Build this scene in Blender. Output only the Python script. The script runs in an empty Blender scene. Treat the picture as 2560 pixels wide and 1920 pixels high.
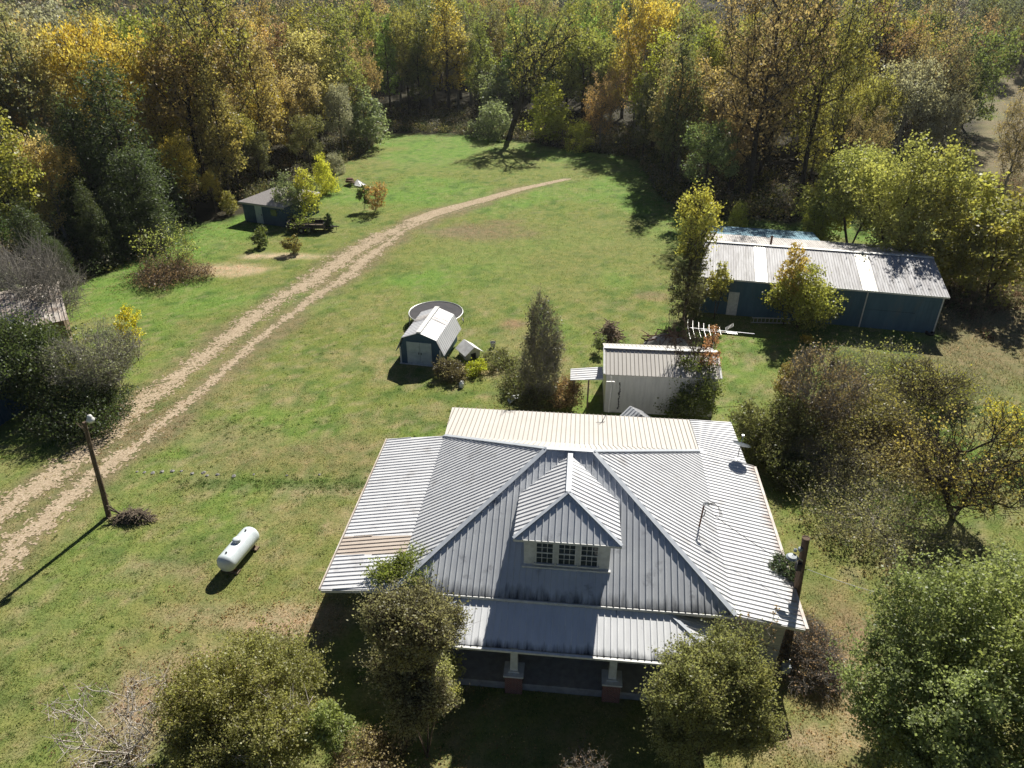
import bpy, math, random
import numpy as np
from mathutils import Vector
scn = bpy.context.scene
COL = scn.collection
R = math.radians
PI = math.pi
rng = np.random.default_rng(7)
random.seed(7)

# ------------------------------------------------------------------ camera model (also used to turn photo positions into places)
F_PX, PITCH, CAM_H = 1777.0, R(30), 24.0
CP, SP = math.cos(PITCH), math.sin(PITCH)
def ray(px, py):
    a, b = (px-1280)/F_PX, (960-py)/F_PX
    return np.array([a, CP + b*SP, -SP + b*CP])
def S(px, py, z=0.0):
    d = ray(px, py); t = (z-CAM_H)/d[2]
    return np.array([0, 0, CAM_H]) + d*t
def D(x, y, z=0.0):
    return S(x*1.1573, y*1.1573, z)
def at_depth(px, py, Y):
    d = ray(px, py); t = Y/d[1]
    return np.array([0, 0, CAM_H]) + d*t
def T(x, y, Y):
    return at_depth(x*1.1573, y*1.1573, Y)
def proj(P):
    v = np.array(P, float) - np.array([0, 0, CAM_H])
    dd = v[1]*CP - v[2]*SP
    return ((1280 + F_PX*v[0]/dd)/1.1573, (960 - F_PX*(v[1]*SP + v[2]*CP)/dd)/1.1573)
def Z8(x, y): return (750+x*.4069, 1000+y*.4069)
def R6(x, y): return (1660+x*.4069, 450+y*.4069)
def G6(x, y): return (1400+x*.226, 780+y*.226)
def A4(x, y): return (1500+x*.3165, 1395+y*.3165)

# ------------------------------------------------------------------ numpy noise
_tab = np.random.default_rng(3).random((256, 256))
def vnoise(x, y):
    x = np.asarray(x, float); y = np.asarray(y, float)
    xi = np.floor(x).astype(int); yi = np.floor(y).astype(int)
    fx = x-xi; fy = y-yi
    fx = fx*fx*(3-2*fx); fy = fy*fy*(3-2*fy)
    a = _tab[xi & 255, yi & 255]; b = _tab[(xi+1) & 255, yi & 255]
    c = _tab[xi & 255, (yi+1) & 255]; d = _tab[(xi+1) & 255, (yi+1) & 255]
    return (a*(1-fx)+b*fx)*(1-fy) + (c*(1-fx)+d*fx)*fy
def fbm(x, y, o=4):
    s = 0; a = .5; t = 0
    for i in range(o):
        s = s + a*vnoise(x*2**i+17.3*i, y*2**i+5.1*i); t += a; a *= .55
    return s/t
def sstep(a, b, x):
    t = np.clip((x-a)/(b-a), 0, 1); return t*t*(3-2*t)

# ------------------------------------------------------------------ objects and meshes
def link(o, parent=None):
    COL.objects.link(o)
    if parent is not None: o.parent = parent
    return o
def tag(o, label=None, cat=None, group=None, kind=None):
    if label: o['label'] = label
    if cat: o['category'] = cat
    if group: o['group'] = group
    if kind: o['kind'] = kind
    return o
def thing(name, label, cat, loc=(0, 0, 0), rz=0.0, group=None):
    o = bpy.data.objects.new(name, None); o.empty_display_size = .2
    link(o); o.location = tuple(float(v) for v in loc); o.rotation_euler = (0, 0, rz)
    return tag(o, label, cat, group)

class MB:
    def __init__(s): s.v = []; s.f = []; s.m = []
    def add(s, vs, fs, mi=0):
        b = len(s.v); s.v += [tuple(map(float, p)) for p in vs]
        s.f += [tuple(b+i for i in f) for f in fs]; s.m += [mi]*len(fs)
    def box(s, x0, x1, y0, y1, z0, z1, mi=0):
        s.add([(x0,y0,z0),(x1,y0,z0),(x1,y1,z0),(x0,y1,z0),(x0,y0,z1),(x1,y0,z1),(x1,y1,z1),(x0,y1,z1)],
              [(0,3,2,1),(4,5,6,7),(0,1,5,4),(1,2,6,5),(2,3,7,6),(3,0,4,7)], mi)
    def frustum(s, c, w0, d0, w1, d1, z0, z1):
        x, y = c
        s.add([(x-w0,y-d0,z0),(x+w0,y-d0,z0),(x+w0,y+d0,z0),(x-w0,y+d0,z0),(x-w1,y-d1,z1),(x+w1,y-d1,z1),(x+w1,y+d1,z1),(x-w1,y+d1,z1)],
              [(0,3,2,1),(4,5,6,7),(0,1,5,4),(1,2,6,5),(2,3,7,6),(3,0,4,7)])
    def beam(s, p, q, w, h, mi=0, up=(0, 0, 1)):
        p, q = Vector(p), Vector(q); e = (q-p).normalized(); u = Vector(up)
        sd = e.cross(u).normalized(); u = sd.cross(e).normalized()
        vs = []
        for c in (p, q):
            for a, b in ((-1, -1), (1, -1), (1, 1), (-1, 1)): vs.append(c + sd*a*w/2 + u*b*h/2)
        s.add(vs, [(0,1,2,3),(7,6,5,4),(0,4,5,1),(1,5,6,2),(2,6,7,3),(3,7,4,0)], mi)
    def tube(s, pts, rs, n=8, cap=True, mi=0):
        pts = [Vector(p) for p in pts]; b = len(s.v); k = len(pts)
        if not hasattr(rs, '__len__'): rs = [rs]*k
        ref = None
        for i, p in enumerate(pts):
            t = (pts[min(i+1, k-1)] - pts[max(i-1, 0)]).normalized()
            if ref is None: ref = t.orthogonal().normalized()
            ref = (ref - t*ref.dot(t)).normalized(); bn = t.cross(ref)
            for j in range(n):
                a = 2*PI*j/n; s.v.append(tuple(p + (ref*math.cos(a)+bn*math.sin(a))*rs[i]))
        for i in range(k-1):
            for j in range(n):
                s.f.append((b+i*n+j, b+i*n+(j+1) % n, b+(i+1)*n+(j+1) % n, b+(i+1)*n+j)); s.m.append(mi)
        if cap:
            s.f.append(tuple(b+j for j in reversed(range(n)))); s.m.append(mi)
            s.f.append(tuple(b+(k-1)*n+j for j in range(n))); s.m.append(mi)
    def lathe(s, prof, c=(0, 0, 0), n=24, mi=0):
        b = len(s.v)
        for r, z in prof:
            for j in range(n):
                a = 2*PI*j/n; s.v.append((c[0]+r*math.cos(a), c[1]+r*math.sin(a), c[2]+z))
        for i in range(len(prof)-1):
            for j in range(n):
                s.f.append((b+i*n+j, b+i*n+(j+1) % n, b+(i+1)*n+(j+1) % n, b+(i+1)*n+j)); s.m.append(mi)
    def slab(s, poly, th, mi=0):
        P = [Vector(p) for p in poly]; n = (P[1]-P[0]).cross(P[2]-P[0]).normalized()
        if n.z < 0: P.reverse(); n = -n
        k = len(P); b = len(s.v)
        for p in P: s.v.append(tuple(p))
        for p in P: s.v.append(tuple(p - n*th))
        s.f.append(tuple(b+i for i in range(k))); s.f.append(tuple(b+k+i for i in reversed(range(k)))); s.m += [mi, mi]
        for i in range(k): s.f.append((b+i, b+k+i, b+k+(i+1) % k, b+(i+1) % k)); s.m.append(mi)
    def prism(s, foot, z0, tops):
        k = len(foot); b = len(s.v)
        for x, y in foot: s.v.append((x, y, z0))
        for (x, y), z in zip(foot, tops): s.v.append((x, y, z))
        s.f.append(tuple(b+i for i in reversed(range(k)))); s.f.append(tuple(b+k+i for i in range(k))); s.m += [0, 0]
        for i in range(k): s.f.append((b+i, b+(i+1) % k, b+k+(i+1) % k, b+k+i)); s.m.append(0)
    def ribs(s, poly, d, sp=.23, w=.042, h=.036, off=0.0, th=.03, lap=0.0, mi=0, rmi=None):
        """a metal sheet with raised ribs running in direction d"""
        s.slab(poly, th, mi)
        P = [Vector(p) for p in poly]; n = (P[1]-P[0]).cross(P[2]-P[0]).normalized()
        if n.z < 0: n = -n
        e = Vector(d); e = (e - n*e.dot(n)).normalized(); sd = n.cross(e)
        o = P[0]; q = [((p-o).dot(sd), (p-o).dot(e)) for p in P]
        smin, smax = min(a for a, _ in q), max(a for a, _ in q)
        x = smin + sp*.5 + off
        while x < smax - w*.6:
            hit = []
            for i in range(len(q)):
                (a0, b0), (a1, b1) = q[i], q[(i+1) % len(q)]
                if (a0-x)*(a1-x) < 0: hit.append(b0 + (b1-b0)*(x-a0)/(a1-a0))
            if len(hit) >= 2:
                y0, y1 = min(hit), max(hit)
                if y1-y0 > .1:
                    vs = []
                    for y in (y0, y1):
                        for a, hh in ((-w/2, -.004), (w/2, -.004), (w*.28, h), (-w*.28, h)):
                            vs.append(o + sd*(x+a) + e*y + n*hh)
                    s.add(vs, [(0,1,2,3),(7,6,5,4),(0,4,5,1),(1,5,6,2),(2,6,7,3),(3,7,4,0)], mi if rmi is None else rmi)
            x += sp
    def build(s, name, mat, parent=None, smooth=False, bevel=0):
        me = bpy.data.meshes.new(name); me.from_pydata(s.v, [], s.f)
        mats = mat if isinstance(mat, (list, tuple)) else [mat]
        for m in mats: me.materials.append(m)
        if len(mats) > 1: me.polygons.foreach_set('material_index', s.m)
        if smooth: me.polygons.foreach_set('use_smooth', [True]*len(me.polygons))
        me.update()
        o = link(bpy.data.objects.new(name, me), parent)
        if bevel:
            b = o.modifiers.new('b', 'BEVEL'); b.width = bevel; b.segments = 2; b.limit_method = 'ANGLE'
        return o

# ------------------------------------------------------------------ materials
def newmat(name):
    m = bpy.data.materials.new(name); m.use_nodes = True
    nt = m.node_tree; nt.nodes.clear()
    out = nt.nodes.new('ShaderNodeOutputMaterial')
    return m, nt, out
def N(nt, typ, **k):
    n = nt.nodes.new(typ)
    for a, b in k.items():
        if a.startswith('_'): setattr(n, a[1:], b)
        else: n.inputs[a.replace('_', ' ')].default_value = b
    return n
def ramp(nt, fac, stops):
    r = nt.nodes.new('ShaderNodeValToRGB'); el = r.color_ramp.elements
    while len(el) < len(stops): el.new(.5)
    for e, (p, c) in zip(el, stops): e.position = p; e.color = (*c, 1) if len(c) == 3 else c
    nt.links.new(fac, r.inputs[0]); return r.outputs[0]
def mixc(nt, fac, a, b, typ='MIX'):
    m = nt.nodes.new('ShaderNodeMix'); m.data_type = 'RGBA'; m.blend_type = typ
    for i, v in ((0, fac), (6, a), (7, b)):
        if hasattr(v, 'is_output'): nt.links.new(v, m.inputs[i])
        elif i == 0: m.inputs[0].default_value = v
        else: m.inputs[i].default_value = (*v, 1)
    return m.outputs[2]
def mth(nt, op, a, b=0.0, c=None):
    m = nt.nodes.new('ShaderNodeMath'); m.operation = op
    for i, v in enumerate((a, b, c)):
        if v is None: continue
        if hasattr(v, 'is_output'): nt.links.new(v, m.inputs[i])
        else: m.inputs[i].default_value = v
    return m.outputs[0]
def surf(name, c1, c2=None, scale=3.0, rough=.7, spec=.3, metal=0.0, bump=0.0, bscale=20.0, stretch=None, dark=None, dscale=1.2, dth=(.55, .75), edge=None):
    m, nt, out = newmat(name); L = nt.links.new
    tc = N(nt, 'ShaderNodeTexCoord'); mp = N(nt, 'ShaderNodeMapping')
    if stretch: mp.inputs['Scale'].default_value = stretch
    L(tc.outputs['Object'], mp.inputs[0])
    n = N(nt, 'ShaderNodeTexNoise', Scale=scale, Detail=5.0, Roughness=.6); L(mp.outputs[0], n.inputs['Vector'])
    c2 = c2 or tuple(v*.75 for v in c1)
    col = ramp(nt, n.outputs[0], [(.35, c1), (.68, c2)])
    if dark:
        n2 = N(nt, 'ShaderNodeTexNoise', Scale=dscale, Detail=8.0, Roughness=.7); L(mp.outputs[0], n2.inputs['Vector'])
        f = ramp(nt, n2.outputs[0], [(dth[0], (0, 0, 0)), (dth[1], (1, 1, 1))])
        col = mixc(nt, f, col, dark)
    if edge:
        ax, e0, e1, ec, sc_ = edge
        sx = N(nt, 'ShaderNodeSeparateXYZ'); L(tc.outputs['Object'], sx.inputs[0])
        g_ = N(nt, 'ShaderNodeMapRange'); L(sx.outputs[ax], g_.inputs[0]); g_.inputs[1].default_value = e0; g_.inputs[2].default_value = e1
        mp2 = N(nt, 'ShaderNodeMapping'); mp2.inputs['Scale'].default_value = sc_; L(tc.outputs['Object'], mp2.inputs[0])
        n4 = N(nt, 'ShaderNodeTexNoise', Scale=1.0, Detail=5.0, Roughness=.65); L(mp2.outputs[0], n4.inputs['Vector'])
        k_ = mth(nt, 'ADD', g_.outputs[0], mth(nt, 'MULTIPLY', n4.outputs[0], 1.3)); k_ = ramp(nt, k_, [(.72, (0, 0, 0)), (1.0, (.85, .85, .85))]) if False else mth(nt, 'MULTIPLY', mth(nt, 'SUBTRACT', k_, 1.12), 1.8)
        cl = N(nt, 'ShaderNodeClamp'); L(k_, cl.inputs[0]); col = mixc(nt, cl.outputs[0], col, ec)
    b = N(nt, 'ShaderNodeBsdfPrincipled', Roughness=rough, Metallic=metal); b.inputs['Specular IOR Level'].default_value = spec
    L(col, b.inputs['Base Color'])
    if bump:
        n3 = N(nt, 'ShaderNodeTexNoise', Scale=bscale, Detail=4.0); L(mp.outputs[0], n3.inputs['Vector'])
        bp = N(nt, 'ShaderNodeBump', Strength=bump, Distance=.02); L(n3.outputs[0], bp.inputs['Height']); L(bp.outputs[0], b.inputs['Normal'])
    L(b.outputs[0], out.inputs[0])
    return m

M = {}
M['roof_white'] = surf('roof_white', (.66, .665, .675), (.58, .585, .60), 1.2, .45, .25, dark=(.34, .32, .30), dscale=1.0, dth=(.56, .80))
M['roof_right'] = surf('roof_right', (.66, .665, .675), (.58, .585, .60), 1.2, .45, .25, dark=(.34, .32, .30), dscale=1.0, dth=(.56, .80), edge=('X', 14.7, 15.9, (.34, .25, .19), (.8, 3.0, 1)))
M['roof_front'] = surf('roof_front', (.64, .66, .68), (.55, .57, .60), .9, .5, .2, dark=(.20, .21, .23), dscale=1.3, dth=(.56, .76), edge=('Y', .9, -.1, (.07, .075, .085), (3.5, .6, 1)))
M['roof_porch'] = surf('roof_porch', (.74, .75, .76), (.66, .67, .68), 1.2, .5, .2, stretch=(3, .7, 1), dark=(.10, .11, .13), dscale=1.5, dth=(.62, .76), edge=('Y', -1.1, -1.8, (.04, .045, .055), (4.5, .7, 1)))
M['roof_cream'] = surf('roof_cream', (.54, .515, .475), (.49, .465, .43), .8, .6, .15)
M['cream_rib'] = surf('cream_rib', (.36, .335, .30), (.31, .285, .25), 2, .6, .1)
M['roof_tan'] = surf('roof_tan', (.54, .47, .40), (.48, .41, .35), 2, .5, .3)
M['cap'] = surf('cap', (.46, .49, .53), (.38, .41, .45), 2, .4, .4)
M['trim_white'] = surf('trim_white', (.68, .68, .66), (.52, .52, .50), 5, .55, .3)
M['trim_rust'] = surf('trim_rust', (.45, .36, .30), (.60, .56, .52), 2.5, .6, .3)
M['wall_white'] = surf('wall_white', (.50, .50, .47), (.38, .38, .36), 2, .7, .2, stretch=(1, 1, .3), dark=(.16, .15, .13), dscale=.9, dth=(.62, .78))
M['wall_shed'] = surf('wall_shed', (.66, .65, .62), (.56, .55, .53), 2, .5, .3, stretch=(3, 3, .3))
M['brick'] = None
M['concrete'] = surf('concrete', (.34, .33, .31), (.24, .23, .22), 4, .9, .1, bump=.3)
M['glass'] = surf('glass', (.035, .045, .045), (.02, .03, .03), 2, .08, .6)
M['blue_wall'] = surf('blue_wall', (.080, .155, .215), (.055, .115, .165), 1.5, .5, .2, stretch=(1, 1, .3), dark=(.12, .15, .17), dscale=.8, dth=(.55, .8))
M['blue_shed'] = surf('blue_shed', (.05, .10, .16), (.035, .075, .12), 2, .6, .3)
M['door_gray'] = surf('door_gray', (.50, .55, .56), (.36, .42, .44), 2.5, .6, .3, dark=(.16, .17, .18), dscale=2, dth=(.6, .8))
M['barn_roof'] = surf('barn_roof', (.50, .50, .51), (.36, .35, .36), 1.2, .6, .15, stretch=(3, .25, 1), dark=(.20, .19, .18), dscale=1.6, dth=(.46, .70))
M['barn_back'] = surf('barn_back', (.50, .48, .46), (.34, .31, .29), 1.2, .6, .3, stretch=(3, .25, 1))
M['skylight'] = surf('skylight', (.54, .51, .36), (.48, .45, .31), 1.2, .4, .4, stretch=(3, .25, 1))
M['lean_blue'] = surf('lean_blue', (.20, .36, .44), (.16, .29, .36), .8, .6, .1, stretch=(3, .3, 1), dark=(.20, .20, .19), dscale=1.2, dth=(.58, .74))
M['shingle'] = surf('shingle', (.46, .43, .41), (.34, .31, .30), 9, .9, .1, bump=.5, dark=(.34, .32, .30), dscale=1.1)
M['wood_pole'] = surf('wood_pole', (.17, .125, .09), (.09, .065, .05), 6, .9, .1, bump=.6, stretch=(3, 3, .3))
M['wood'] = surf('wood', (.26, .20, .14), (.15, .11, .08), 6, .85, .1, bump=.4)
M['rust'] = surf('rust', (.12, .055, .035), (.07, .035, .025), 6, .8, .2, bump=.3)
M['black_paint'] = surf('black_paint', (.03, .03, .032), (.07, .055, .045), 4, .6, .3)
M['rubber'] = surf('rubber', (.022, .022, .023), (.035, .034, .033), 9, .85, .1)
M['tank'] = surf('tank', (.66, .73, .75), (.56, .62, .64), 2, .35, .5, dark=(.36, .36, .34), dscale=1.6, dth=(.6, .85))
M['metal'] = surf('metal', (.45, .46, .47), (.32, .33, .34), 5, .4, .4, metal=.5)
M['alu'] = surf('alu', (.62, .62, .60), (.48, .48, .46), 5, .4, .5, metal=.3)
M['tramp_mat'] = surf('tramp_mat', (.065, .065, .07), (.085, .08, .085), 2, .8, .1)
M['dish'] = surf('dish', (.30, .34, .36), (.24, .27, .29), 3, .5, .3)
M['white_plastic'] = surf('white_plastic', (.72, .72, .70), (.55, .54, .52), 4, .5, .4)
M['dark'] = surf('dark', (.02, .02, .022), (.03, .03, .03), 3, .7, .2)
M['roof_old'] = surf('roof_old', (.56, .52, .47), (.42, .34, .28), 1.6, .7, .2, dark=(.14, .10, .07), dscale=2.2, dth=(.52, .66))
M['stem'] = surf('stem', (.20, .16, .12), (.12, .095, .07), 4, .9, .1)

def brick_mat():
    m, nt, out = newmat('brick'); L = nt.links.new
    tc = N(nt, 'ShaderNodeTexCoord'); mp = N(nt, 'ShaderNodeMapping'); mp.inputs['Rotation'].default_value = (R(90), 0, 0)
    L(tc.outputs['Object'], mp.inputs[0])
    b = N(nt, 'ShaderNodeTexBrick', Scale=4.5); L(mp.outputs[0], b.inputs['Vector'])
    b.inputs['Color1'].default_value = (.22, .07, .045, 1); b.inputs['Color2'].default_value = (.15, .05, .035, 1); b.inputs['Mortar'].default_value = (.3, .28, .25, 1)
    p = N(nt, 'ShaderNodeBsdfPrincipled', Roughness=.9); L(b.outputs[0], p.inputs['Base Color']); L(p.outputs[0], out.inputs[0])
    return m
M['brick'] = brick_mat()

def leaf_mat():
    """leaves: colour of the tree (object colour) varied leaf by leaf, thin enough to glow when lit from behind"""
    m, nt, out = newmat('leaf'); L = nt.links.new
    oi = N(nt, 'ShaderNodeObjectInfo'); at = N(nt, 'ShaderNodeAttribute', _attribute_name='lv')
    v = at.outputs['Fac']
    lum = mth(nt, 'MULTIPLY_ADD', v, 1.1, .58)
    sc = N(nt, 'ShaderNodeVectorMath', _operation='SCALE'); L(oi.outputs['Color'], sc.inputs[0]); L(lum, sc.inputs['Scale'])
    acc = N(nt, 'ShaderNodeVectorMath', _operation='MULTIPLY'); L(oi.outputs['Color'], acc.inputs[0]); acc.inputs[1].default_value = (1.65, 1.42, .75)
    at2 = N(nt, 'ShaderNodeAttribute', _attribute_name='lw')
    k = mth(nt, 'MULTIPLY', ramp(nt, at2.outputs['Fac'], [(.45, (0, 0, 0)), (.8, (1, 1, 1))]), oi.outputs['Alpha'])
    col = mixc(nt, k, sc.outputs[0], acc.outputs[0])
    d = N(nt, 'ShaderNodeBsdfDiffuse'); L(col, d.inputs[0])
    t = N(nt, 'ShaderNodeBsdfTranslucent')
    tcol = N(nt, 'ShaderNodeVectorMath', _operation='MULTIPLY'); L(col, tcol.inputs[0]); tcol.inputs[1].default_value = (1.42, 1.48, 1.05)
    L(tcol.outputs[0], t.inputs[0])
    g = N(nt, 'ShaderNodeBsdfAnisotropic', Roughness=.5); g.inputs[0].default_value = (.9, .92, .95, 1)
    m1 = N(nt, 'ShaderNodeMixShader', Fac=.5); L(d.outputs[0], m1.inputs[1]); L(t.outputs[0], m1.inputs[2])
    m2 = N(nt, 'ShaderNodeMixShader', Fac=.035); L(m1.outputs[0], m2.inputs[1]); L(g.outputs[0], m2.inputs[2])
    L(m2.outputs[0], out.inputs[0]); return m
M['leaf'] = leaf_mat()
def bark_mat():
    m, nt, out = newmat('bark'); L = nt.links.new
    oi = N(nt, 'ShaderNodeObjectInfo'); tc = N(nt, 'ShaderNodeTexCoord')
    n = N(nt, 'ShaderNodeTexNoise', Scale=5.0, Detail=4.0); L(tc.outputs['Object'], n.inputs['Vector'])
    c = ramp(nt, n.outputs[0], [(.3, (.6, .6, .6)), (.7, (1.15, 1.15, 1.15))])
    col = mixc(nt, 1.0, c, oi.outputs['Color'], 'MULTIPLY')
    b = N(nt, 'ShaderNodeBsdfPrincipled', Roughness=.9); b.inputs['Specular IOR Level'].default_value = .1
    L(col, b.inputs['Base Color']); L(b.outputs[0], out.inputs[0]); return m
M['bark'] = bark_mat()

def ground_mat(name, gravel=False):
    m, nt, out = newmat(name); L = nt.links.new
    geo = N(nt, 'ShaderNodeNewGeometry'); at = N(nt, 'ShaderNodeAttribute', _attribute_name='Col')
    def nz(s, d=4.0, r=.65):
        n = N(nt, 'ShaderNodeTexNoise', Scale=s, Detail=d, Roughness=r); L(geo.outputs['Position'], n.inputs['Vector']); return n.outputs[0]
    if gravel:
        c1 = ramp(nt, nz(9.0, 6.0, .75), [(.32, (.25, .185, .115)), (.5, (.43, .34, .235)), (.66, (.58, .48, .36))])
        col = mixc(nt, ramp(nt, nz(.6), [(.45, (0, 0, 0)), (.7, (.6, .6, .6))]), c1, (.36, .28, .19))
        col = mixc(nt, ramp(nt, nz(3.0, 5.0), [(.56, (0, 0, 0)), (.66, (.8, .8, .8))]), col, (.17, .15, .06))
    else:
        base = at.outputs['Color']
        f1 = ramp(nt, nz(7.0, 5.0, .7), [(.32, (.66, .70, .6)), (.5, (1, 1, 1)), (.70, (1.3, 1.25, 1.35))])
        col = mixc(nt, 1.0, base, f1, 'MULTIPLY')
        f2 = ramp(nt, nz(1.3, 4.0, .6), [(.35, (.78, .86, .8)), (.65, (1.22, 1.10, 1.15))])
        col = mixc(nt, 1.0, col, f2, 'MULTIPLY')
        f3 = ramp(nt, nz(2.2, 6.0, .7), [(.57, (0, 0, 0)), (.72, (.5, .5, .5))])
        col = mixc(nt, f3, col, mixc(nt, 1.0, base, (1.9, 1.35, 1.9), 'MULTIPLY'))
    b = N(nt, 'ShaderNodeBsdfPrincipled', Roughness=.95); b.inputs['Specular IOR Level'].default_value = .12
    L(col, b.inputs['Base Color'])
    bp = N(nt, 'ShaderNodeBump', Strength=.9, Distance=.07 if not gravel else .03); L(nz(11.0, 5.0, .7), bp.inputs['Height']); L(bp.outputs[0], b.inputs['Normal'])
    L(b.outputs[0], out.inputs[0]); return m
M['ground'] = ground_mat('ground_grass'); M['gravel'] = ground_mat('track_gravel', True)
def vcol_mat(name, transl=.3):
    m, nt, out = newmat(name); L = nt.links.new
    at = N(nt, 'ShaderNodeAttribute', _attribute_name='Col')
    d = N(nt, 'ShaderNodeBsdfDiffuse'); t = N(nt, 'ShaderNodeBsdfTranslucent'); L(at.outputs['Color'], d.inputs[0]); L(at.outputs['Color'], t.inputs[0])
    mx = N(nt, 'ShaderNodeMixShader', Fac=transl); L(d.outputs[0], mx.inputs[1]); L(t.outputs[0], mx.inputs[2]); L(mx.outputs[0], out.inputs[0]); return m
M['blade'] = vcol_mat('grass_blade', .55)

# ------------------------------------------------------------------ the land
rutL = [S(*p)[:2] for p in ((-60,1330),(24,1267),(195,1145),(338,1023),(468,921),(570,844),(684,755),(773,706),(900,620),(972,582),(1094,531),(1204,501),(1297,474),(1420,447))]
rutR = [S(*p)[:2] for p in ((-120,1520),(0,1405),(155,1262),(260,1170),(366,1092),(472,1003),(562,925),(635,856),(708,803),(773,752),(875,685),(925,640),(1012,575),(1100,540),(1204,508))]
def poly_dist(x, y, pl):
    d = np.full(np.shape(x), 1e9); s = np.zeros(np.shape(x)); acc = 0.0
    for (ax, ay), (bx, by) in zip(pl[:-1], pl[1:]):
        vx, vy = bx-ax, by-ay; l2 = vx*vx+vy*vy
        t = np.clip(((x-ax)*vx+(y-ay)*vy)/l2, 0, 1)
        dd = np.hypot(x-ax-t*vx, y-ay-t*vy)
        w = dd < d; d = np.where(w, dd, d); s = np.where(w, acc+t*math.sqrt(l2), s); acc += math.sqrt(l2)
    return d, s
def terr(x, y):
    r = np.hypot(x, y)
    return sstep(165, 420, r)*26 + sstep(420, 1500, r)*60
woodsedge = [D(*p)[:2] for p in ((-260,760),(0,655),(230,600),(340,500),(510,478),(640,430),(745,355),(790,330),(830,288),(960,292),(1100,305),(1250,330),(1380,345),(1420,420),(1480,470),(1700,490),(1900,430),(2080,400),(2140,400))]
def lerp3(a, b, k): return a*(1-k[..., None]) + np.array(b)*k[..., None]
def blob(x, y, cx, cy, rx, ry, ang=0.0, soft=.5):
    c, s = math.cos(ang), math.sin(ang); dx, dy = x-cx, y-cy
    d = np.hypot((dx*c+dy*s)/rx, (-dx*s+dy*c)/ry) + (fbm(x*.5, y*.5, 3)-.5)*1.2
    return 1 - sstep(1-soft, 1+soft, d)
_we = np.array(woodsedge)
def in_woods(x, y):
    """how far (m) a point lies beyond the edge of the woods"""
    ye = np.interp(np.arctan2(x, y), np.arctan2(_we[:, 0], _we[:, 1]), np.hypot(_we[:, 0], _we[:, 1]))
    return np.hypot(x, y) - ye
patches = [  # photo position, size in metres, colour, strength: bare, straw and lush places in the lawn
    (1050, 497, 5.0, 3.2, (.20, .16, .09), .75), (980, 500, 3.5, 1.6, (.22, .18, .11), .5), (480, 583, 4.2, 1.6, (.46, .36, .23), .9),
    (610, 553, 3.2, .9, (.50, .40, .27), .9), (1110, 700, 1.3, .8, (.28, .18, .12), .7), (1040, 800, 2.0, 1.0, (.36, .30, .16), .7),
    (650, 1345, 2.2, 1.0, (.38, .30, .19), .8), (450, 1330, 1.8, .8, (.33, .27, .16), .6), (380, 1480, 2.6, 1.6, (.33, .26, .16), .6),
    (330, 1560, 2.0, 1.2, (.36, .28, .19), .6), (340, 1230, 1.6, .7, (.30, .25, .15), .5), (430, 940, 4.0, 1.4, (.26, .23, .12), .5),
    (700, 1060, 2.4, .5, (.36, .30, .18), .6), (620, 1045, 4.5, .5, (.07, .13, .035), .55), (700, 990, 5, 1.5, (.22, .19, .09), .5),
    (820, 960, 3.0, 1.0, (.24, .20, .10), .4), (560, 700, 6, 3, (.16, .17, .05), .5), (1850, 1500, 2.0, 1.6, (.35, .27, .17), .6),
    (1780, 1600, 2.2, .8, (.38, .29, .19), .6), (1400, 640, 1.8, 1.0, (.26, .19, .12), .6), (1700, 450, 5, 2, (.16, .15, .07), .4),
    (2120, 690, 5, 3, (.20, .17, .10), .7), (2180, 760, 5, 2, (.22, .19, .10), .5), (1830, 1330, 1.2, 1.5, (.26, .18, .12), .6), (900, 1060, 2.0, .6, (.34, .29, .17), .5)]
patches = [(*D(px, py)[:2], a, b, c, s) for px, py, a, b, c, s in patches]
def ground_col(x, y):
    n1 = fbm(x*.09, y*.09, 4); n2 = fbm(x*.35+40, y*.35+9, 4); n3 = fbm(x*1.4+3, y*1.4+70, 3)
    c = np.ones(np.shape(x)+(3,))*np.array((.170, .208, .052))
    far = sstep(44, 62, y)
    c = lerp3(c, (.135, .245, .044), sstep(.38, .60, n1)*(.5+.4*far))
    c = lerp3(c, (.245, .228, .100), sstep(.46, .68, n2)*.6*(1-.6*far))
    c = lerp3(c, (.33, .275, .15), sstep(.56, .74, n3)*.35*(1-.85*far))
    c = lerp3(c, (.075, .14, .03), sstep(.56, .70, fbm(x*.8+9, y*.8+33, 4))*.65)
    c = lerp3(c, (.30, .26, .15), sstep(.60, .70, fbm(x*1.9+50, y*1.9+13, 4))*.5*(1-.5*far))
    # straw-coloured near lawn
    c = lerp3(c, (.25, .22, .10), (1-sstep(20, 34, y))*.28)
    c = lerp3(c, (.19, .21, .065), blob(x, y, 2, 70, 16, 9)*.6)
    # right side rough pasture
    az = np.degrees(np.arctan2(x, y))
    rough = sstep(31.0, 34.0, az + (n2-.5)*6)*sstep(36, 44, y)
    c = lerp3(c, (.19, .165, .085), rough*.8)
    tan = sstep(31.6, 32.6, az + (n2-.5)*2)*sstep(112, 128, np.hypot(x, y))*(1-sstep(252, 262, np.hypot(x, y)))
    c = lerp3(c, (.20, .165, .10)*np.ones(3), tan*.9*(.6+.5*n3).clip(0, 1))
    for px, py, a, b, cc, s in patches:
        c = lerp3(c, cc, blob(x, y, px, py, a, b)*s*(.55+.9*n3).clip(0, 1))
    dl, sl = poly_dist(x, y, rutL); dr, sr = poly_dist(x, y, rutR); dm = np.minimum(dl, dr)
    fade = 1 - sstep(88, 100, y)
    c = lerp3(c, (.205, .165, .10), (1-sstep(.4, 2.6, dm + (n2-.5)*3.2))*.75*fade)
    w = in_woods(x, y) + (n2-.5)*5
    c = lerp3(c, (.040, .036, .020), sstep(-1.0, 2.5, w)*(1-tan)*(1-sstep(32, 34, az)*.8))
    return c
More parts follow.
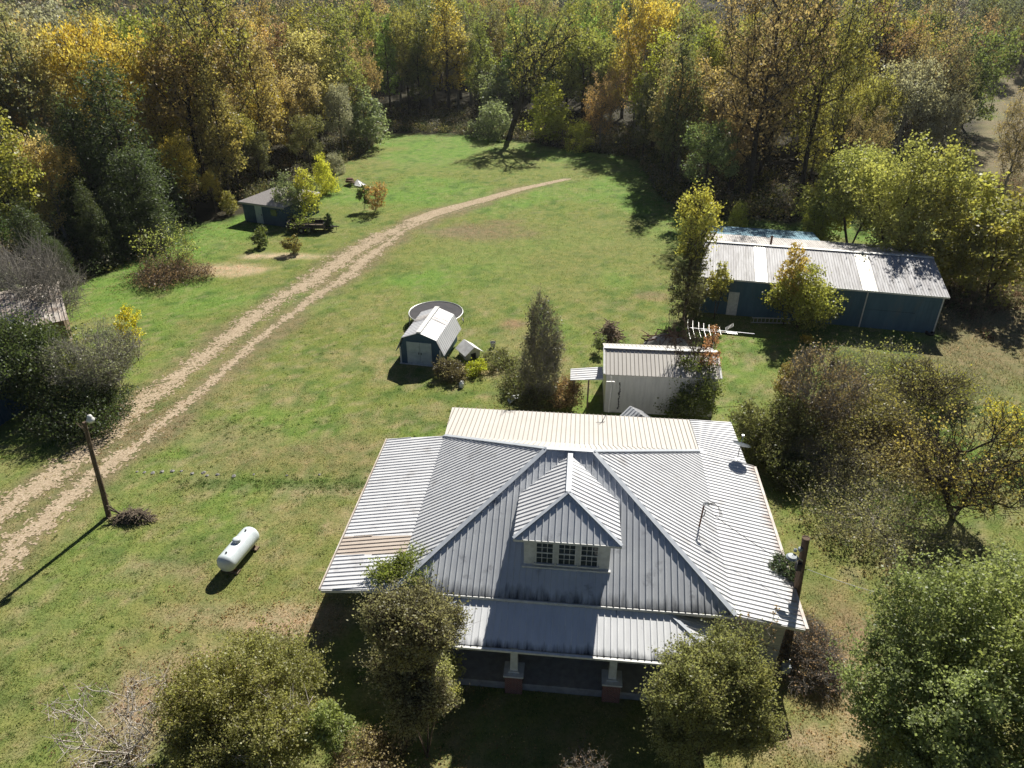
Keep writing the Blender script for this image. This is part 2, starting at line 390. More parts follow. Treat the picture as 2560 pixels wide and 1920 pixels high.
def color_attr(me, arr, name='Col'):
    a = me.attributes.new(name, 'FLOAT_COLOR', 'POINT')
    buf = np.ones((len(arr), 4), dtype=np.float32); buf[:, :3] = arr; a.data.foreach_set('color', buf.ravel())
def grid_mesh(name, xs, ys, mat):
    X, Y = np.meshgrid(xs, ys); nx, ny = len(xs), len(ys)
    bump = (fbm(X*.12, Y*.12, 3)-.5)*.0
    V = np.stack([X, Y, terr(X, Y)+bump], -1).reshape(-1, 3)
    i = np.arange(nx-1)[None, :] + (np.arange(ny-1)*nx)[:, None]
    Fq = np.stack([i, i+1, i+1+nx, i+nx], -1).reshape(-1, 4)
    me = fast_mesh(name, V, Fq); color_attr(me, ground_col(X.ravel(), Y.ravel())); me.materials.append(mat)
    me.polygons.foreach_set('use_smooth', [True]*len(me.polygons))
    return link(bpy.data.objects.new(name, me))
def fast_mesh(name, V, Fc):
    me = bpy.data.meshes.new(name); V = np.asarray(V, np.float32); Fc = np.asarray(Fc, np.int32); k = Fc.shape[1]
    me.vertices.add(len(V)); me.vertices.foreach_set('co', V.ravel())
    me.loops.add(Fc.size); me.loops.foreach_set('vertex_index', Fc.ravel())
    me.polygons.add(len(Fc)); me.polygons.foreach_set('loop_start', np.arange(0, Fc.size, k, dtype=np.int32))
    me.update(calc_edges=True); me.validate(); return me
xs = np.concatenate([[-2500,-1400,-800,-500,-350,-260,-200], np.arange(-150, -62, 3.0), np.arange(-62, 62, .45), np.arange(62, 150, 3.0), [150,200,260,350,500,800,1400,2500]])
ys = np.concatenate([[-600,-300,-120,-60,-25,0], np.arange(8, 130, .45), np.arange(130, 320, 3.0), [320,360,420,500,650,900,1300,1900,2800]])
g = grid_mesh('ground', xs, ys, M['ground']); tag(g, 'lawn and rough grass land around the farmhouse', kind='structure')

# gravel track: ragged cells of stone along two wheel ruts
def make_track():
    Vs, Fs, nV = [], [], 0
    cell = .11
    ax = np.arange(-34, 16, cell); ay = np.arange(18, 97, cell)
    X, Y = np.meshgrid(ax, ay); dl, sl = poly_dist(X, Y, rutL); dr, sr = poly_dist(X, Y, rutR)
    def wid(s, base, wide): return base
    n = fbm(X*1.1, Y*1.1, 3); n2 = fbm(X*4.5+8, Y*4.5+3, 3)
    wl = np.interp(Y, [20, 34, 50, 60, 72, 80, 97], [1.15, 1.0, .80, 1.1, 1.3, .6, .25])
    wr = np.interp(Y, [20, 30, 36, 45, 56, 64, 72, 78], [.9, .72, .50, .40, .5, .9, .5, .15])
    k = np.maximum(1 - dl/wl, (1 - dr/wr)*np.where(Y < 78, 1, -1)) + (n-.5)*1.5 + (n2-.5)*2.0 + (rng.random(X.shape)-.5)*.9
    keep = k > np.interp(Y, [20, 75, 85, 97], [.28, .30, .45, .62])
    keep &= (np.minimum(dl/wl, dr/wr) < 1.8)
    jj, ii = np.nonzero(keep)
    x = ax[ii]; y = ay[jj]; h = cell/2*1.08; z = np.full(len(x), .012) + rng.random(len(x))*.006
    jit = lambda: (rng.random(len(x))-.5)*.05
    V = np.stack([np.stack([x-h+jit(), y-h+jit(), z], -1), np.stack([x+h+jit(), y-h+jit(), z], -1), np.stack([x+h+jit(), y+h+jit(), z], -1), np.stack([x-h+jit(), y+h+jit(), z], -1)], 1).reshape(-1, 3)
    Fq = np.arange(len(x)*4).reshape(-1, 4)
    me = fast_mesh('dirt_track', V, Fq); me.materials.append(M['gravel'])
    o = link(bpy.data.objects.new('dirt_track', me)); tag(o, 'pale gravel farm track with two wheel ruts', kind='structure')
make_track()

# house frame
AZ = R(-5.8); OX, OY = -4.4918, 19.9935
def HL(u, v, z=0.0): return (OX+u*math.cos(AZ)-v*math.sin(AZ), OY+u*math.sin(AZ)+v*math.cos(AZ), z)
def in_rects(x, y):
    u = (x-OX)*math.cos(AZ)+(y-OY)*math.sin(AZ); v = -(x-OX)*math.sin(AZ)+(y-OY)*math.cos(AZ)
    return (u > -2.8) & (u < 15) & (v > -1.4) & (v < 14)

# grass blades
def blades():
    n = 420000
    Yd = 13.5*np.exp(rng.random(n)**.9*math.log(100/13.5)); Xd = (rng.random(n)*2-1)*(.63*Yd+10)
    dl, _ = poly_dist(Xd, Yd, rutL); dr, _ = poly_dist(Xd, Yd, rutR)
    dens = fbm(Xd*.9, Yd*.9, 3)
    ok = (np.minimum(dl, dr) > .35 + rng.random(n)*.5) & ~in_rects(Xd, Yd) & (rng.random(n) < sstep(.25, .6, dens)*.9+.15) & (in_woods(Xd, Yd) < 2)
    x, y = Xd[ok], Yd[ok]; n = len(x)
    az = np.degrees(np.arctan2(x, y))
    tall = 1 + 1.6*sstep(31, 35, az)*sstep(34, 42, y) + .6*rng.random(n)
    sz = np.interp(y, [14, 30, 60, 100], [.042, .05, .06, .075])
    h = sz*(.6+rng.random(n))*tall; w = sz*.42*(.6+.8*rng.random(n))
    a = rng.random(n)*2*PI; la = rng.random(n)*2*PI; ln = h*(.3+.7*rng.random(n))
    b0 = np.stack([x-w*np.cos(a), y-w*np.sin(a), np.full(n, -.01)], -1); b1 = np.stack([x+w*np.cos(a), y+w*np.sin(a), np.full(n, -.01)], -1)
    tp = np.stack([x+ln*np.cos(la), y+ln*np.sin(la), h], -1)
    V = np.stack([b0, b1, tp], 1).reshape(-1, 3)
    me = fast_mesh('grass', V, np.arange(n*3).reshape(-1, 3))
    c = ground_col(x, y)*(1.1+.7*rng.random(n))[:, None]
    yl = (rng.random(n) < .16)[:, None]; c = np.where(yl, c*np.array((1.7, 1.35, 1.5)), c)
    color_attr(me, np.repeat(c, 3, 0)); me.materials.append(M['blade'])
    o = link(bpy.data.objects.new('grass', me)); tag(o, 'short autumn lawn grass mixed with straw and clover', 'grass', kind='stuff')
blades()
# ------------------------------------------------------------------ farmhouse
H = thing('farmhouse', 'white farmhouse with a wide ribbed metal hip roof and front dormer', 'house', (OX, OY, 0), AZ)
RW, RC = M['roof_white'], M['roof_cream']
ZE, ZR = 3.2, 6.5
BL_, BR_, FR_, FL_ = (-.1, 10.7, ZE), (12.92, 10.65, ZE), (12.92, 0, ZE), (-.1, 0, ZE)
RL_, RR_ = (5.45, 5.38, ZR), (7.42, 5.38, ZR)
w = MB(); w.prism([(.55, .7), (12.4, .7), (12.4, 10.1), (.55, 10.1)], 0, [3.12]*4); w.build('wall', M['wall_white'], H)
w = MB(); w.prism([(12.4, 10.3), (15.0, 10.3), (15.0, 14.1), (12.4, 14.1)], 0, [3.08, 2.58, 2.46, 2.52]); w.build('wall', M['wall_white'], H)
w = MB(); w.prism([(12.4, .42), (15.0, .42), (15.0, 10.3), (12.4, 10.3)], 0, [3.12, 2.66, 2.66, 3.12])
for z in np.arange(.35, 2.6, .19): w.box(12.42, 15.02, .405, .42, z, z+.012); w.box(15.0, 15.018, .43, 14.0, z, z+.012)
w.build('wall', M['wall_white'], H)['label'] = 'pale boarded end wall below the low right roof'
w = MB(); w.prism([(-1.0, 1.8), (.55, 1.8), (.55, 10.5), (-1.0, 10.5)], 0, [2.92, 3.12, 3.12, 2.92]); w.build('wall', M['wall_white'], H)
w = MB(); w.prism([(.2, 10.1), (12.4, 10.1), (12.4, 14.1), (.2, 14.1)], 0, [3.1, 3.1, 2.56, 2.56]); w.build('wall', M['wall_white'], H)
# foundation strip
w = MB(); w.box(.5, 12.45, .62, .7, 0, .34); w.build('foundation', M['concrete'], H)
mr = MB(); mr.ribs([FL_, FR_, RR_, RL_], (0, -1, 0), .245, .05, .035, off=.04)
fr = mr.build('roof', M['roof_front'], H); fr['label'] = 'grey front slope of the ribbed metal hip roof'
mr = MB(); mr.ribs([BL_, FL_, RL_], (-1, 0, 0), .235); mr.build('roof', RW, H)['label'] = 'white left slope of the ribbed hip roof'
mr = MB(); mr.ribs([FR_, BR_, RR_], (1, 0, 0), .235); mr.build('roof', RW, H)['label'] = 'white right slope of the ribbed hip roof'
mr = MB(); mr.ribs([BR_, BL_, RL_, RR_], (0, 1, 0), .245); mr.build('roof', RC, H)
# hip and ridge caps
cp = MB()
def cap(mb, p, q, wd=.17, lift=.035):
    p, q = Vector(p), Vector(q)
    mb.beam(p+Vector((0, 0, lift)), q+Vector((0, 0, lift)), wd*1.05, .03)
for a, b in ((RL_, FL_), (RR_, FR_), (RL_, BL_), (RR_, BR_), (RL_, RR_)):
    cp = MB(); cap(cp, a, b, .2, .045); cp.build('ridge_cap', M['cap'], H)
# low left wing roof in three sheets (one tan)
def lw(v0, v1, mat, label=None):
    yo = lambda v: .28 + (v/10.7)*(10.98-.28)
    m = MB(); m.ribs([(-3.24, yo(v0), 2.6), (-.1, v0, ZE-.004), (-.1, v1, ZE-.004), (-3.24, yo(v1), 2.6)], (-1, .0, 0), .235); o = m.build('roof', mat, H)
    if label: o['label'] = label
def seam(v): return v
lw(0, 1.95, RW, 'white front end of the low left wing roof')
lw(1.955, 3.10, M['roof_tan'], 'tan coloured strip of the low left wing roof')
lw(3.105, 10.7, RW, 'white low roof over the left wing')
m = MB(); m.ribs([(12.92, 0, ZE-.004), (15.62, .18, 2.6), (15.62, 10.5, 2.6), (12.92, 10.65, ZE-.004)], (1, 0, 0), .235); m.build('roof', M['roof_right'], H)['label'] = 'white low roof over the right wing'
m = MB()
for k in range(16):
    f0, f1 = k/16, (k+1)/16; L4 = lambda f: ((12.925, 10.655+3.85*f, 3.196-.58*f), (15.3-.13*f, 10.505+4.0*f, 2.63-.04*f))
    a, b_ = L4(f0); d_, c_ = L4(f1); m.ribs([a, b_, c_, d_], (1, 0, 0), .24)
m.build('roof', RW, H)['label'] = 'white low roof behind the right wing'
m = MB(); m.ribs([(-.1, 10.705, ZE-.006), (12.90, 10.66, ZE-.006), (12.90, 14.5, 2.6), (-.38, 14.45, 2.6)], (0, 1, 0), .245, .05, .04, rmi=1); m.build('roof', [RC, M['cream_rib']], H)['label'] = 'cream ribbed roof over the rear addition'
# trims and gutters
g_ = MB(); g_.beam((-3.30, .27, 2.56), (-3.30, 10.98, 2.56), .05, .14); g_.build('fascia', M['trim_rust'], H)
g_ = MB(); g_.beam((15.70, .2, 2.545), (15.70, 10.45, 2.545), .12, .10); g_.build('gutter', M['trim_rust'], H)
g_ = MB(); g_.beam((-.05, -.03, 3.12), (12.87, -.03, 3.12), .05, .13); g_.build('fascia', M['trim_white'], H)
g_ = MB(); g_.beam((-3.2, .24, 2.52), (-.1, -.02, 3.10), .04, .13); g_.build('fascia', M['trim_white'], H)
g_ = MB(); g_.beam((12.95, 0, 3.10), (15.6, .15, 2.52), .04, .13); g_.build('fascia', M['trim_white'], H)
# porch
P1, P2, P3, P4 = (.35, -1.72, 2.47), (12.43, -1.72, 2.47), (10.33, .14, 3.10), (2.73, .14, 3.10)
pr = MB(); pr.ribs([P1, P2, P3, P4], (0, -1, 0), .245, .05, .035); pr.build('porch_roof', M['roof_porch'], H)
pr = MB(); pr.ribs([P1, P4, (.35, .14, 2.47)], (-1, 0, 0), .245); pr.build('porch_roof', RW, H)
pr = MB(); pr.ribs([P2, (12.43, .14, 2.47), P3], (1, 0, 0), .245); pr.build('porch_roof', RW, H)
for a, b in ((P4, P1), (P3, P2), ((10.33, .12, 3.06), (12.43, .12, 2.46))):
    cp = MB(); cap(cp, a, b, .13); cp.build('ridge_cap', M['cap'], H)
g_ = MB()
g_.beam((.3, -1.79, 2.40), (12.48, -1.79, 2.40), .11, .09); g_.build('gutter', M['trim_white'], H)
fl = MB(); fl.box(.4, 12.4, -1.60, .62, 0, .45); fl.box(.35, 12.45, -1.67, -1.60, .35, .475); fl.build('porch_floor', M['concrete'], H)
for u in (.95, 4.75, 8.45, 11.9):
    c = MB(); c.box(u-.33, u+.33, -1.80, -1.22, .0, .98); pier = c.build('pier', M['brick'], H)
    c = MB(); c.box(u-.38, u+.38, -1.85, -1.17, .98, 1.06); c.box(u-.20, u+.20, -1.68, -1.3, 1.06, 1.11); c.build('pier_cap', M['trim_white'], pier)
    c = MB(); c.frustum((u, -1.48), .15, .13, .12, .11, 1.11, 2.44); c.build('column', M['trim_white'], H)
def window(parent, u0, u1, z0, z1, v, cols=3, rows=4, name='window'):
    c = MB(); t = .05
    c.box(u0-t, u0, v-.06, v, z0-t, z1+t); c.box(u1, u1+t, v-.06, v, z0-t, z1+t); c.box(u0, u1, v-.06, v, z1, z1+t); c.box(u0-.03-t, u1+.03+t, v-.1, v, z0-t-.02, z0-.0)
    zm = (z0+z1)/2; c.box(u0, u1, v-.05, v-.005, zm-.025, zm+.025)
    for i in range(1, cols):
        x = u0+(u1-u0)*i/cols; c.box(x-.011, x+.011, v-.035, v-.006, z0, z1)
    for j in range(1, rows):
        if j*2 == rows: continue
        z = z0+(z1-z0)*j/rows; c.box(u0, u1, v-.034, v-.007, z-.011, z+.011)
    f = c.build(name, M['trim_white'], parent)
    p = MB(); p.box(u0+.002, u1-.002, v-.02, v-.004, z0+.001, z1-.001); p.build('pane', M['glass'], f); return f
for a, b in ((2.0, 2.9), (9.6, 10.5), (5.6, 6.4)): window(H, a, b, 1.0, 2.2, .69, 2, 2)
c = MB(); c.box(7.0, 7.95, .64, .695, .3, 2.35); c.box(7.1, 7.85, .62, .64, .4, 1.2); c.box(7.1, 7.85, .62, .64, 1.35, 2.2); dr = c.build('door', M['door_gray'], H)
c = MB(); c.lathe([(0, -.03), (.035, -.02), (.035, .02), (0, .03)], (7.15, .60, 1.25), 8); c.build('handle', M['metal'], dr)
# dormer
ms = lambda v: ZE + v*(ZR-ZE)/5.38
DE, DZ = 5.38, 6.42
A_ = (6.47, 2.62, DZ); B_ = (6.47, (DZ-ZE)/(ZR-ZE)*5.38, DZ+.0)
dl_, dr_ = (4.46, .93, DE), (8.57, .93, DE)
bl_, br_ = (4.46, 3.62, DE), (8.50, 3.62, DE)
dm = MB()
dm.ribs([dl_, A_, B_, bl_], (-1, 0, 0), .235); dm.ribs([A_, dr_, br_, B_], (1, 0, 0), .235); dm.build('dormer_roof', RW, H)
dm = MB(); dm.ribs([dl_, dr_, A_], (0, -1, 0), .245); dm.build('dormer_roof', M['roof_front'], H)['label'] = 'grey triangular front slope of the dormer roof'
for a, b, w_ in ((A_, B_, .2), (A_, dl_, .13), (A_, dr_, .13)):
    cp = MB(); cap(cp, a, b, w_, .05); cp.build('ridge_cap', M['cap'], H)
cp = MB(); cp.beam((dl_[0], .915, DE-.05), (dr_[0], .915, DE-.05), .03, .1); cp.build('fascia', M['trim_white'], H)
dw = MB(); dw.prism([(4.86, 1.14), (8.18, 1.14), (8.18, 3.9), (4.86, 3.9)], 3.55, [5.33]*4)
dw.box(4.80, 8.24, 1.02, 1.14, 3.86, 3.94); dw.box(4.84, 8.20, 1.08, 1.139, 3.72, 3.86)
dwo = dw.build('dormer_wall', M['trim_white'], H)
for a, b in ((5.36, 5.98), (6.22, 6.84), (7.08, 7.70)): window(dwo, a, b, 4.10, 5.16, 1.13, 3, 4)

# rooftop weatherhead, dish and antenna mast (each stands on the house)
def wl(u, v, z): p = HL(u, v, z); return (p[0], p[1], p[2])
zsk = lambda u: ZE - (u-12.92)*.6/2.7
def zR(u): return ZR - (u-7.42)*(ZR-ZE)/5.5
b = (12.1, 5.5)
t = thing('weatherhead', 'rusty service weatherhead pipe with wires standing on the right roof slope', 'weatherhead', wl(12.05, 4.3, zR(12.05)+.02))
c = MB(); c.tube([(0, 0, 0), (.05, .02, 1.15)], .035, 8); c.build('pipe', M['rust'], t)
c = MB(); c.tube([(.05, .02, 1.12), (.07, .02, 1.24), (.17, 0, 1.27), (.24, -.02, 1.17)], [.06, .07, .06, .045], 8); c.build('cap', M['metal'], t)
c = MB()
for k in range(3): c.tube([(.2, 0, 1.2), (.4+.05*k, -.05, 1.32-.05*k), (.62+.06*k, -.12, 1.1-.07*k), (.7+.05*k, -.25, .75)], .012, 4)
c.tube([(.05, .02, .95), (.13, -.04, .88), (.10, -.08, .62), (.02, -.05, .55)], .02, 5)
c.build('wire', M['dark'], t)
pd = thing('satellite_dish', 'grey satellite dish on a short mast at the back of the right wing roof', 'satellite dish', wl(14.85, 10.7, 2.79))
c = MB(); c.tube([(0, 0, 0), (0, 0, .62), (.05, .03, .72)], .025, 8); c.box(-.1, .1, -.1, .1, -.01, .02); c.build('mast', M['metal'], pd)
c = MB(); c.lathe([(.02, .0), (.2, .012), (.36, .05), (.43, .085), (.44, .08), (.36, .035), (.2, -.004), (.02, -.015)], n=28)
ds = c.build('reflector', M['dish'], pd, True); ds.location = (.12, .08, .78); ds.rotation_euler = (R(-38), R(24), 0); ds.scale = (1.1, .85, 1)
c = MB(); c.tube([(.05, .03, .72), (.18, .42, .62), (.32, .66, .95)], .014, 6); c.box(.27, .37, .62, .74, .93, 1.02); c.build('feed_arm', M['metal'], pd)
mp = S(*G6(543, 1120), 2.45)
t = thing('antenna_mast', 'thin white-tipped antenna mast at the back eave of the house', 'antenna', (mp[0], mp[1]+.25, 2.35))
c = MB(); c.tube([(0, 0, 0), (.06, 0, 2.0)], .022, 6); c.build('pole', M['metal'], t)
c = MB(); c.beam((-.25, 0, 2.02), (.2, .0, 2.02), .04, .04); c.beam((.06, 0, 2.0), (.0, .02, 2.32), .03, .03); c.beam((.06, 0, 2.0), (.25, .1, 1.92), .03, .03); c.build('element', M['alu'], t)

# ------------------------------------------------------------------ utility pole standing at the right side of the house
x0, y0, _ = HL(15.93, 2.1)
t = thing('utility_pole', 'thick dark wooden utility pole rising beside the right edge of the farmhouse roof', 'utility pole', (x0, y0, 0))
tx, ty, _ = HL(15.75, 2.55)
c = MB(); c.tube([(0, 0, 0), ((tx-x0)*.5, (ty-y0)*.5, 2.5), (tx-x0, ty-y0, 5.0)], [.17, .155, .14], 16)
c.lathe([(.14, -.0), (.155, .02), (.155, .05), (.12, .055)], (tx-x0, ty-y0, 4.96), 16); c.build('shaft', M['wood_pole'], t)
c = MB(); c.tube([(-.15, .25, 4.0), (-.45, .22, 4.25), (-.6, .2, 4.3)], .03, 6); c.build('lamp_arm', M['metal'], t)
c = MB(); c.lathe([(.02, .06), (.17, .04), (.24, -.03), (.22, -.05), (.1, -.14), (.02, -.15)], (-.62, .2, 4.28), 18); c.build('lamp_head', M['dish'], t)
c = MB(); c.box(-.38, -.18, .1, .3, 3.6, 3.95); c.build('meter_box', M['dark'], t)
c = MB(); c.lathe([(.02, .1), (.08, .08), (.09, -.02), (.05, -.08), (.02, -.1)], (-.3, .36, 4.5), 10); c.lathe([(.02, .08), (.06, .06), (.07, -.04), (.02, -.08)], (-.46, .40, 4.42), 10); c.build('insulator', M['dish'], t)
def cable(name, pts, r, mat, label, cat='wire'):
    c = MB(); c.tube(pts, r, 5); return tag(c.build(name, mat), label, cat)
def sag(a, b, s, n=14):
    a, b = np.array(a), np.array(b); return [tuple(a+(b-a)*i/n - np.array((0, 0, 4*s*(i/n)*(1-i/n)))) for i in range(n+1)]
wh = wl(12.45, 4.15, zR(12.05)+.85); pt = (x0-.1, y0+.3, 4.2)
cable('service_wire', sag(wh, (x0-.05, y0+.1, 3.5), .12), .012, M['dark'], 'dark service wire running from the roof weatherhead to the pole')
cable('overhead_wire', sag((x0+.12, y0+.2, 3.6), S(2420, 1530, 2.4), .25), .012, M['alu'], 'pale wire running from the house pole out over the right lawn')

# ------------------------------------------------------------------ blue barn
b0 = S(*R6(228, 595), 3.15); b1 = S(*R6(1757, 722), 3.15)
BA = math.atan2(b1[1]-b0[1], b1[0]-b0[0]); BLn = math.hypot(*(b1-b0)[:2])
B = thing('metal_barn', 'long blue metal barn with a weathered white roof', 'barn', (b0[0], b0[1], 0), BA)
W_ = BLn; VR, VB = 5.7, 11.4
m = MB(); m.prism([(.25, .3), (W_-.25, .3), (W_-.25, VB-.3), (.25, VB-.3)], 0, [3.12]*4)
m.add([(.25, .3, 3.12), (.25, VB-.3, 3.12), (.25, VR, 4.1)], [(0, 1, 2)]); m.add([(W_-.25, .3, 3.12), (W_-.25, VR, 4.1), (W_-.25, VB-.3, 3.12)], [(0, 1, 2)])
x = .4
while x < W_-.3:
    if not (2.3 < x < 3.2): m.box(x, x+.03, .28, .3, .05, 3.1)
    x += .3
m.build('wall', M['blue_wall'], B)
strips = [(0, 4.15, 'barn_roof'), (4.155, 5.05, 'skylight'), (5.055, 12.0, 'barn_roof'), (12.005, 13.05, 'skylight'), (13.055, W_, 'barn_roof')]
for a, b2, mt in strips:
    m = MB(); m.ribs([(a, 0, 3.17), (b2, 0, 3.17), (b2, VR, 4.2), (a, VR, 4.2)], (0, -1, 0), .20, .06, .03)
    m.build('skylight' if mt == 'skylight' else 'roof', M[mt], B)
m = MB(); m.ribs([(0, VR+.002, 4.2), (W_, VR+.002, 4.2), (W_, VB, 3.17), (0, VB, 3.17)], (0, 1, 0), .20, .06, .03); m.build('roof', M['barn_back'], B)['label'] = 'brownish weathered rear slope of the barn roof'
m = MB(); m.beam((0, VR, 4.25), (W_, VR, 4.25), .35, .04); m.build('ridge_cap', M['trim_white'], B)
m = MB(); m.beam((.0, -.03, 3.11), (W_, -.03, 3.11), .05, .13); m.build('gutter', M['trim_white'], B)
m = MB(); m.box(W_-.30, W_-.22, .24, .34, 0, 3.08); m.box(.2, .3, .24, .34, 0, 3.08); m.build('corner_trim', M['trim_white'], B)
m = MB(); m.box(12.42, 12.50, .20, .27, 0, 3.05); m.build('downspout', M['trim_white'], B)
m = MB(); m.box(12.55, 16.1, .24, .285, .02, 1.55); m.box(12.55, 16.1, .23, .275, 1.60, 2.95); m.build('sliding_door', M['blue_wall'], B)
m = MB(); m.box(2.35, 3.15, .22, .29, .02, 2.0); do = m.build('door', M['trim_white'], B)
m = MB(); m.lathe([(0, -.03), (.035, -.02), (.035, .02), (0, .03)], (3.05, .20, 1.0), 8); m.build('handle', M['metal'], do)
m = MB(); m.tube([(5.6, 6.6, 3.9), (5.6, 6.6, 4.75)], .09, 10); m.lathe([(.15, 0), (.02, .1)], (5.6, 6.6, 4.75), 10); m.build('stovepipe', M['rust'], B)
m = MB(); m.ribs([(-.2, VB-.05, 3.08), (10.5, VB-.05, 3.08), (10.5, 16.4, 2.4), (-.2, 16.4, 2.4)], (0, 1, 0), .22, .06, .03); m.build('lean_to_roof', M['lean_blue'], B)
m = MB(); m.prism([(.1, VB-.25), (10.2, VB-.25), (10.2, 16.1), (.1, 16.1)], 0, [3.02, 3.02, 2.38, 2.38]); m.build('lean_to_wall', M['blue_wall'], B)

# ------------------------------------------------------------------ white tin shed behind the house
c0 = S(*G6(490, 690), 2.8); c1 = S(*G6(1785, 745), 2.8)
CA = math.atan2(c1[1]-c0[1], c1[0]-c0[0]); CL = math.hypot(*(c1-c0)[:2])
C_ = thing('tin_shed', 'white tin shed with a cream ribbed roof close behind the farmhouse', 'shed', (c0[0], c0[1], 0), CA)
m = MB(); m.prism([(.15, .15), (CL-.15, .15), (CL-.15, 4.1), (.15, 4.1)], 0, [2.74]*4)
m.add([(.15, .15, 2.74), (.15, 4.1, 2.74), (.15, 2.1, 3.42)], [(0, 1, 2)]); m.add([(CL-.15, .15, 2.74), (CL-.15, 2.1, 3.42), (CL-.15, 4.1, 2.74)], [(0, 1, 2)])
x = .3
while x < CL-.2: m.box(x, x+.035, .12, .15, .05, 2.72); x += .24
m.build('wall', M['wall_shed'], C_)
m = MB(); m.ribs([(0, 0, 2.8), (CL, 0, 2.8), (CL, 2.12, 3.55), (0, 2.12, 3.55)], (0, -1, 0), .25, .05, .036, rmi=1); m.build('roof', [RC, M['cream_rib']], C_)
m = MB(); m.ribs([(0, 2.122, 3.55), (CL, 2.122, 3.55), (CL, 4.25, 2.8), (0, 4.25, 2.8)], (0, 1, 0), .25); m.build('roof', RC, C_)
m = MB(); m.beam((0, 2.12, 3.6), (CL, 2.12, 3.6), .3, .03); m.beam((0, -.0, 2.84), (0, 2.12, 3.59), .12, .05); m.beam((CL, 0, 2.84), (CL, 2.12, 3.59), .12, .05); m.build('ridge_cap', M['trim_white'], C_)
m = MB(); m.ribs([(-2.05, .55, 2.0), (-.02, .35, 2.25), (-.02, 2.0, 2.25), (-2.05, 2.0, 2.0)], (-1, 0, 0), .28, .08, .03); aw = m.build('awning', M['roof_white'], C_)
for px, py in ((-1.8, .75), (-1.8, 1.85), (-.9, .62)):
    m = MB(); m.box(px-.05, px+.05, py-.05, py+.05, 0, 2.02 if px < -1.5 else 2.1); m.build('post', M['wood'], aw)
m = MB()
for k in range(26):
    z = 2.2-k*.075; m.lathe([(0, .04), (.05*random.uniform(.5, 1.4), 0), (0, -.04)], (1.02+random.uniform(-.04, .04), .10, z), 5)
m.build('climbing_vine', M['dark'], C_)
q = lambda x, y, z: S(*G6(x, y), z)
can = q(900, 1090, 1.9)
# little gabled hood beside the shed
K = thing('entry_hood', 'small metal-roofed gabled hood between the tin shed and the house', 'canopy', (can[0]-.1, can[1]-.6, 0), R(28))
m = MB(); m.ribs([(-.8, -1.1, 1.45), (0, -1.1, 2.0), (0, 1.1, 2.0), (-.8, 1.1, 1.45)], (-1, 0, 0), .24, .06, .03); m.build('roof', M['roof_front'], K)
m = MB(); m.ribs([(.002, -1.1, 2.0), (.9, -1.1, 1.4), (.9, 1.1, 1.4), (.002, 1.1, 2.0)], (1, 0, 0), .24, .06, .03); m.build('roof', M['roof_white'], K)
m = MB(); m.box(-.62, .62, -1.0, 1.0, 0, 1.38); m.build('wall', M['wall_shed'], K)

# ------------------------------------------------------------------ small gambrel shed
s0 = np.array([-7.86, 44.55]); s1 = np.array([-5.0, 43.95])
SA = math.atan2(*(s1-s0)[::-1]); SL = float(np.hypot(*(s1-s0)))
G_ = thing('garden_shed', 'small dark blue barn-shaped garden shed with white double doors', 'shed', (s0[0], s0[1], 0), SA)
DP = 4.25
prof = [(0, 0), (SL, 0), (SL, 1.35), (SL-.28, 2.05), (SL/2, 2.5), (.28, 2.05), (0, 1.35)]
m = MB(); k = len(prof); vs = [(x, 0, z) for x, z in prof] + [(x, DP, z) for x, z in prof]
m.add(vs, [tuple(range(k)), tuple(reversed(range(k, 2*k)))] + [(i, k+i, k+(i+1) % k, (i+1) % k) for i in range(k)])
m.build('wall', M['blue_shed'], G_)
def gp(a, b2, mat=RW, d=None, y0=-.12, y1=DP+.1):
    m = MB(); (xa, za), (xb, zb) = a, b2
    m.ribs([(xa, y0, za), (xb, y0, zb), (xb, y1, zb), (xa, y1, za)], d, .30, .045, .02); return m.build('roof', mat, G_)
gp((-.32, .98), (.2, 2.1), d=(-1, 0, -2)); gp((.2, 2.102), (SL/2, 2.58), d=(-1, 0, -.3)); gp((SL/2+.002, 2.58), (SL-.2, 2.102), d=(1, 0, -.3)); gp((SL-.2, 2.1), (SL+.32, .98), d=(1, 0, -2))
m = MB(); m.beam((SL/2, -.12, 2.63), (SL/2, DP+.1, 2.63), .34, .03); m.build('ridge_cap', M['trim_white'], G_)
m = MB()
for yy in np.arange(2.4, 3.2, .24):
    m.beam((.25, yy, 2.16), (SL/2-.2, yy, 2.58), .035, .02); m.beam((SL/2+.2, yy, 2.58), (SL-.25, yy, 2.16), .035, .02)
m.build('rust_streak', M['roof_tan'], G_)
for a, b2 in ((.50, SL/2-.01), (SL/2+.01, SL-.62)):
    m = MB(); m.box(a, b2, -.05, -.004, .08, 1.78); m.box(a+.02, b2-.02, -.065, -.05, .9, .98)
    d_ = m.build('door', M['door_gray'], G_)
    m = MB(); hx = b2-.08 if a < 1 else a+.08; m.box(hx-.02, hx+.02, -.1, -.065, .86, 1.02); m.build('handle', M['dark'], d_)
m = MB(); m.box(-.05, .05, -.04, -.002, 0, 1.32); m.box(SL-.05, SL+.05, -.04, -.002, 0, 1.32); m.box(-.1, SL+.1, -.1, -.05, 0, .07); m.build('trim', M['trim_white'], G_)

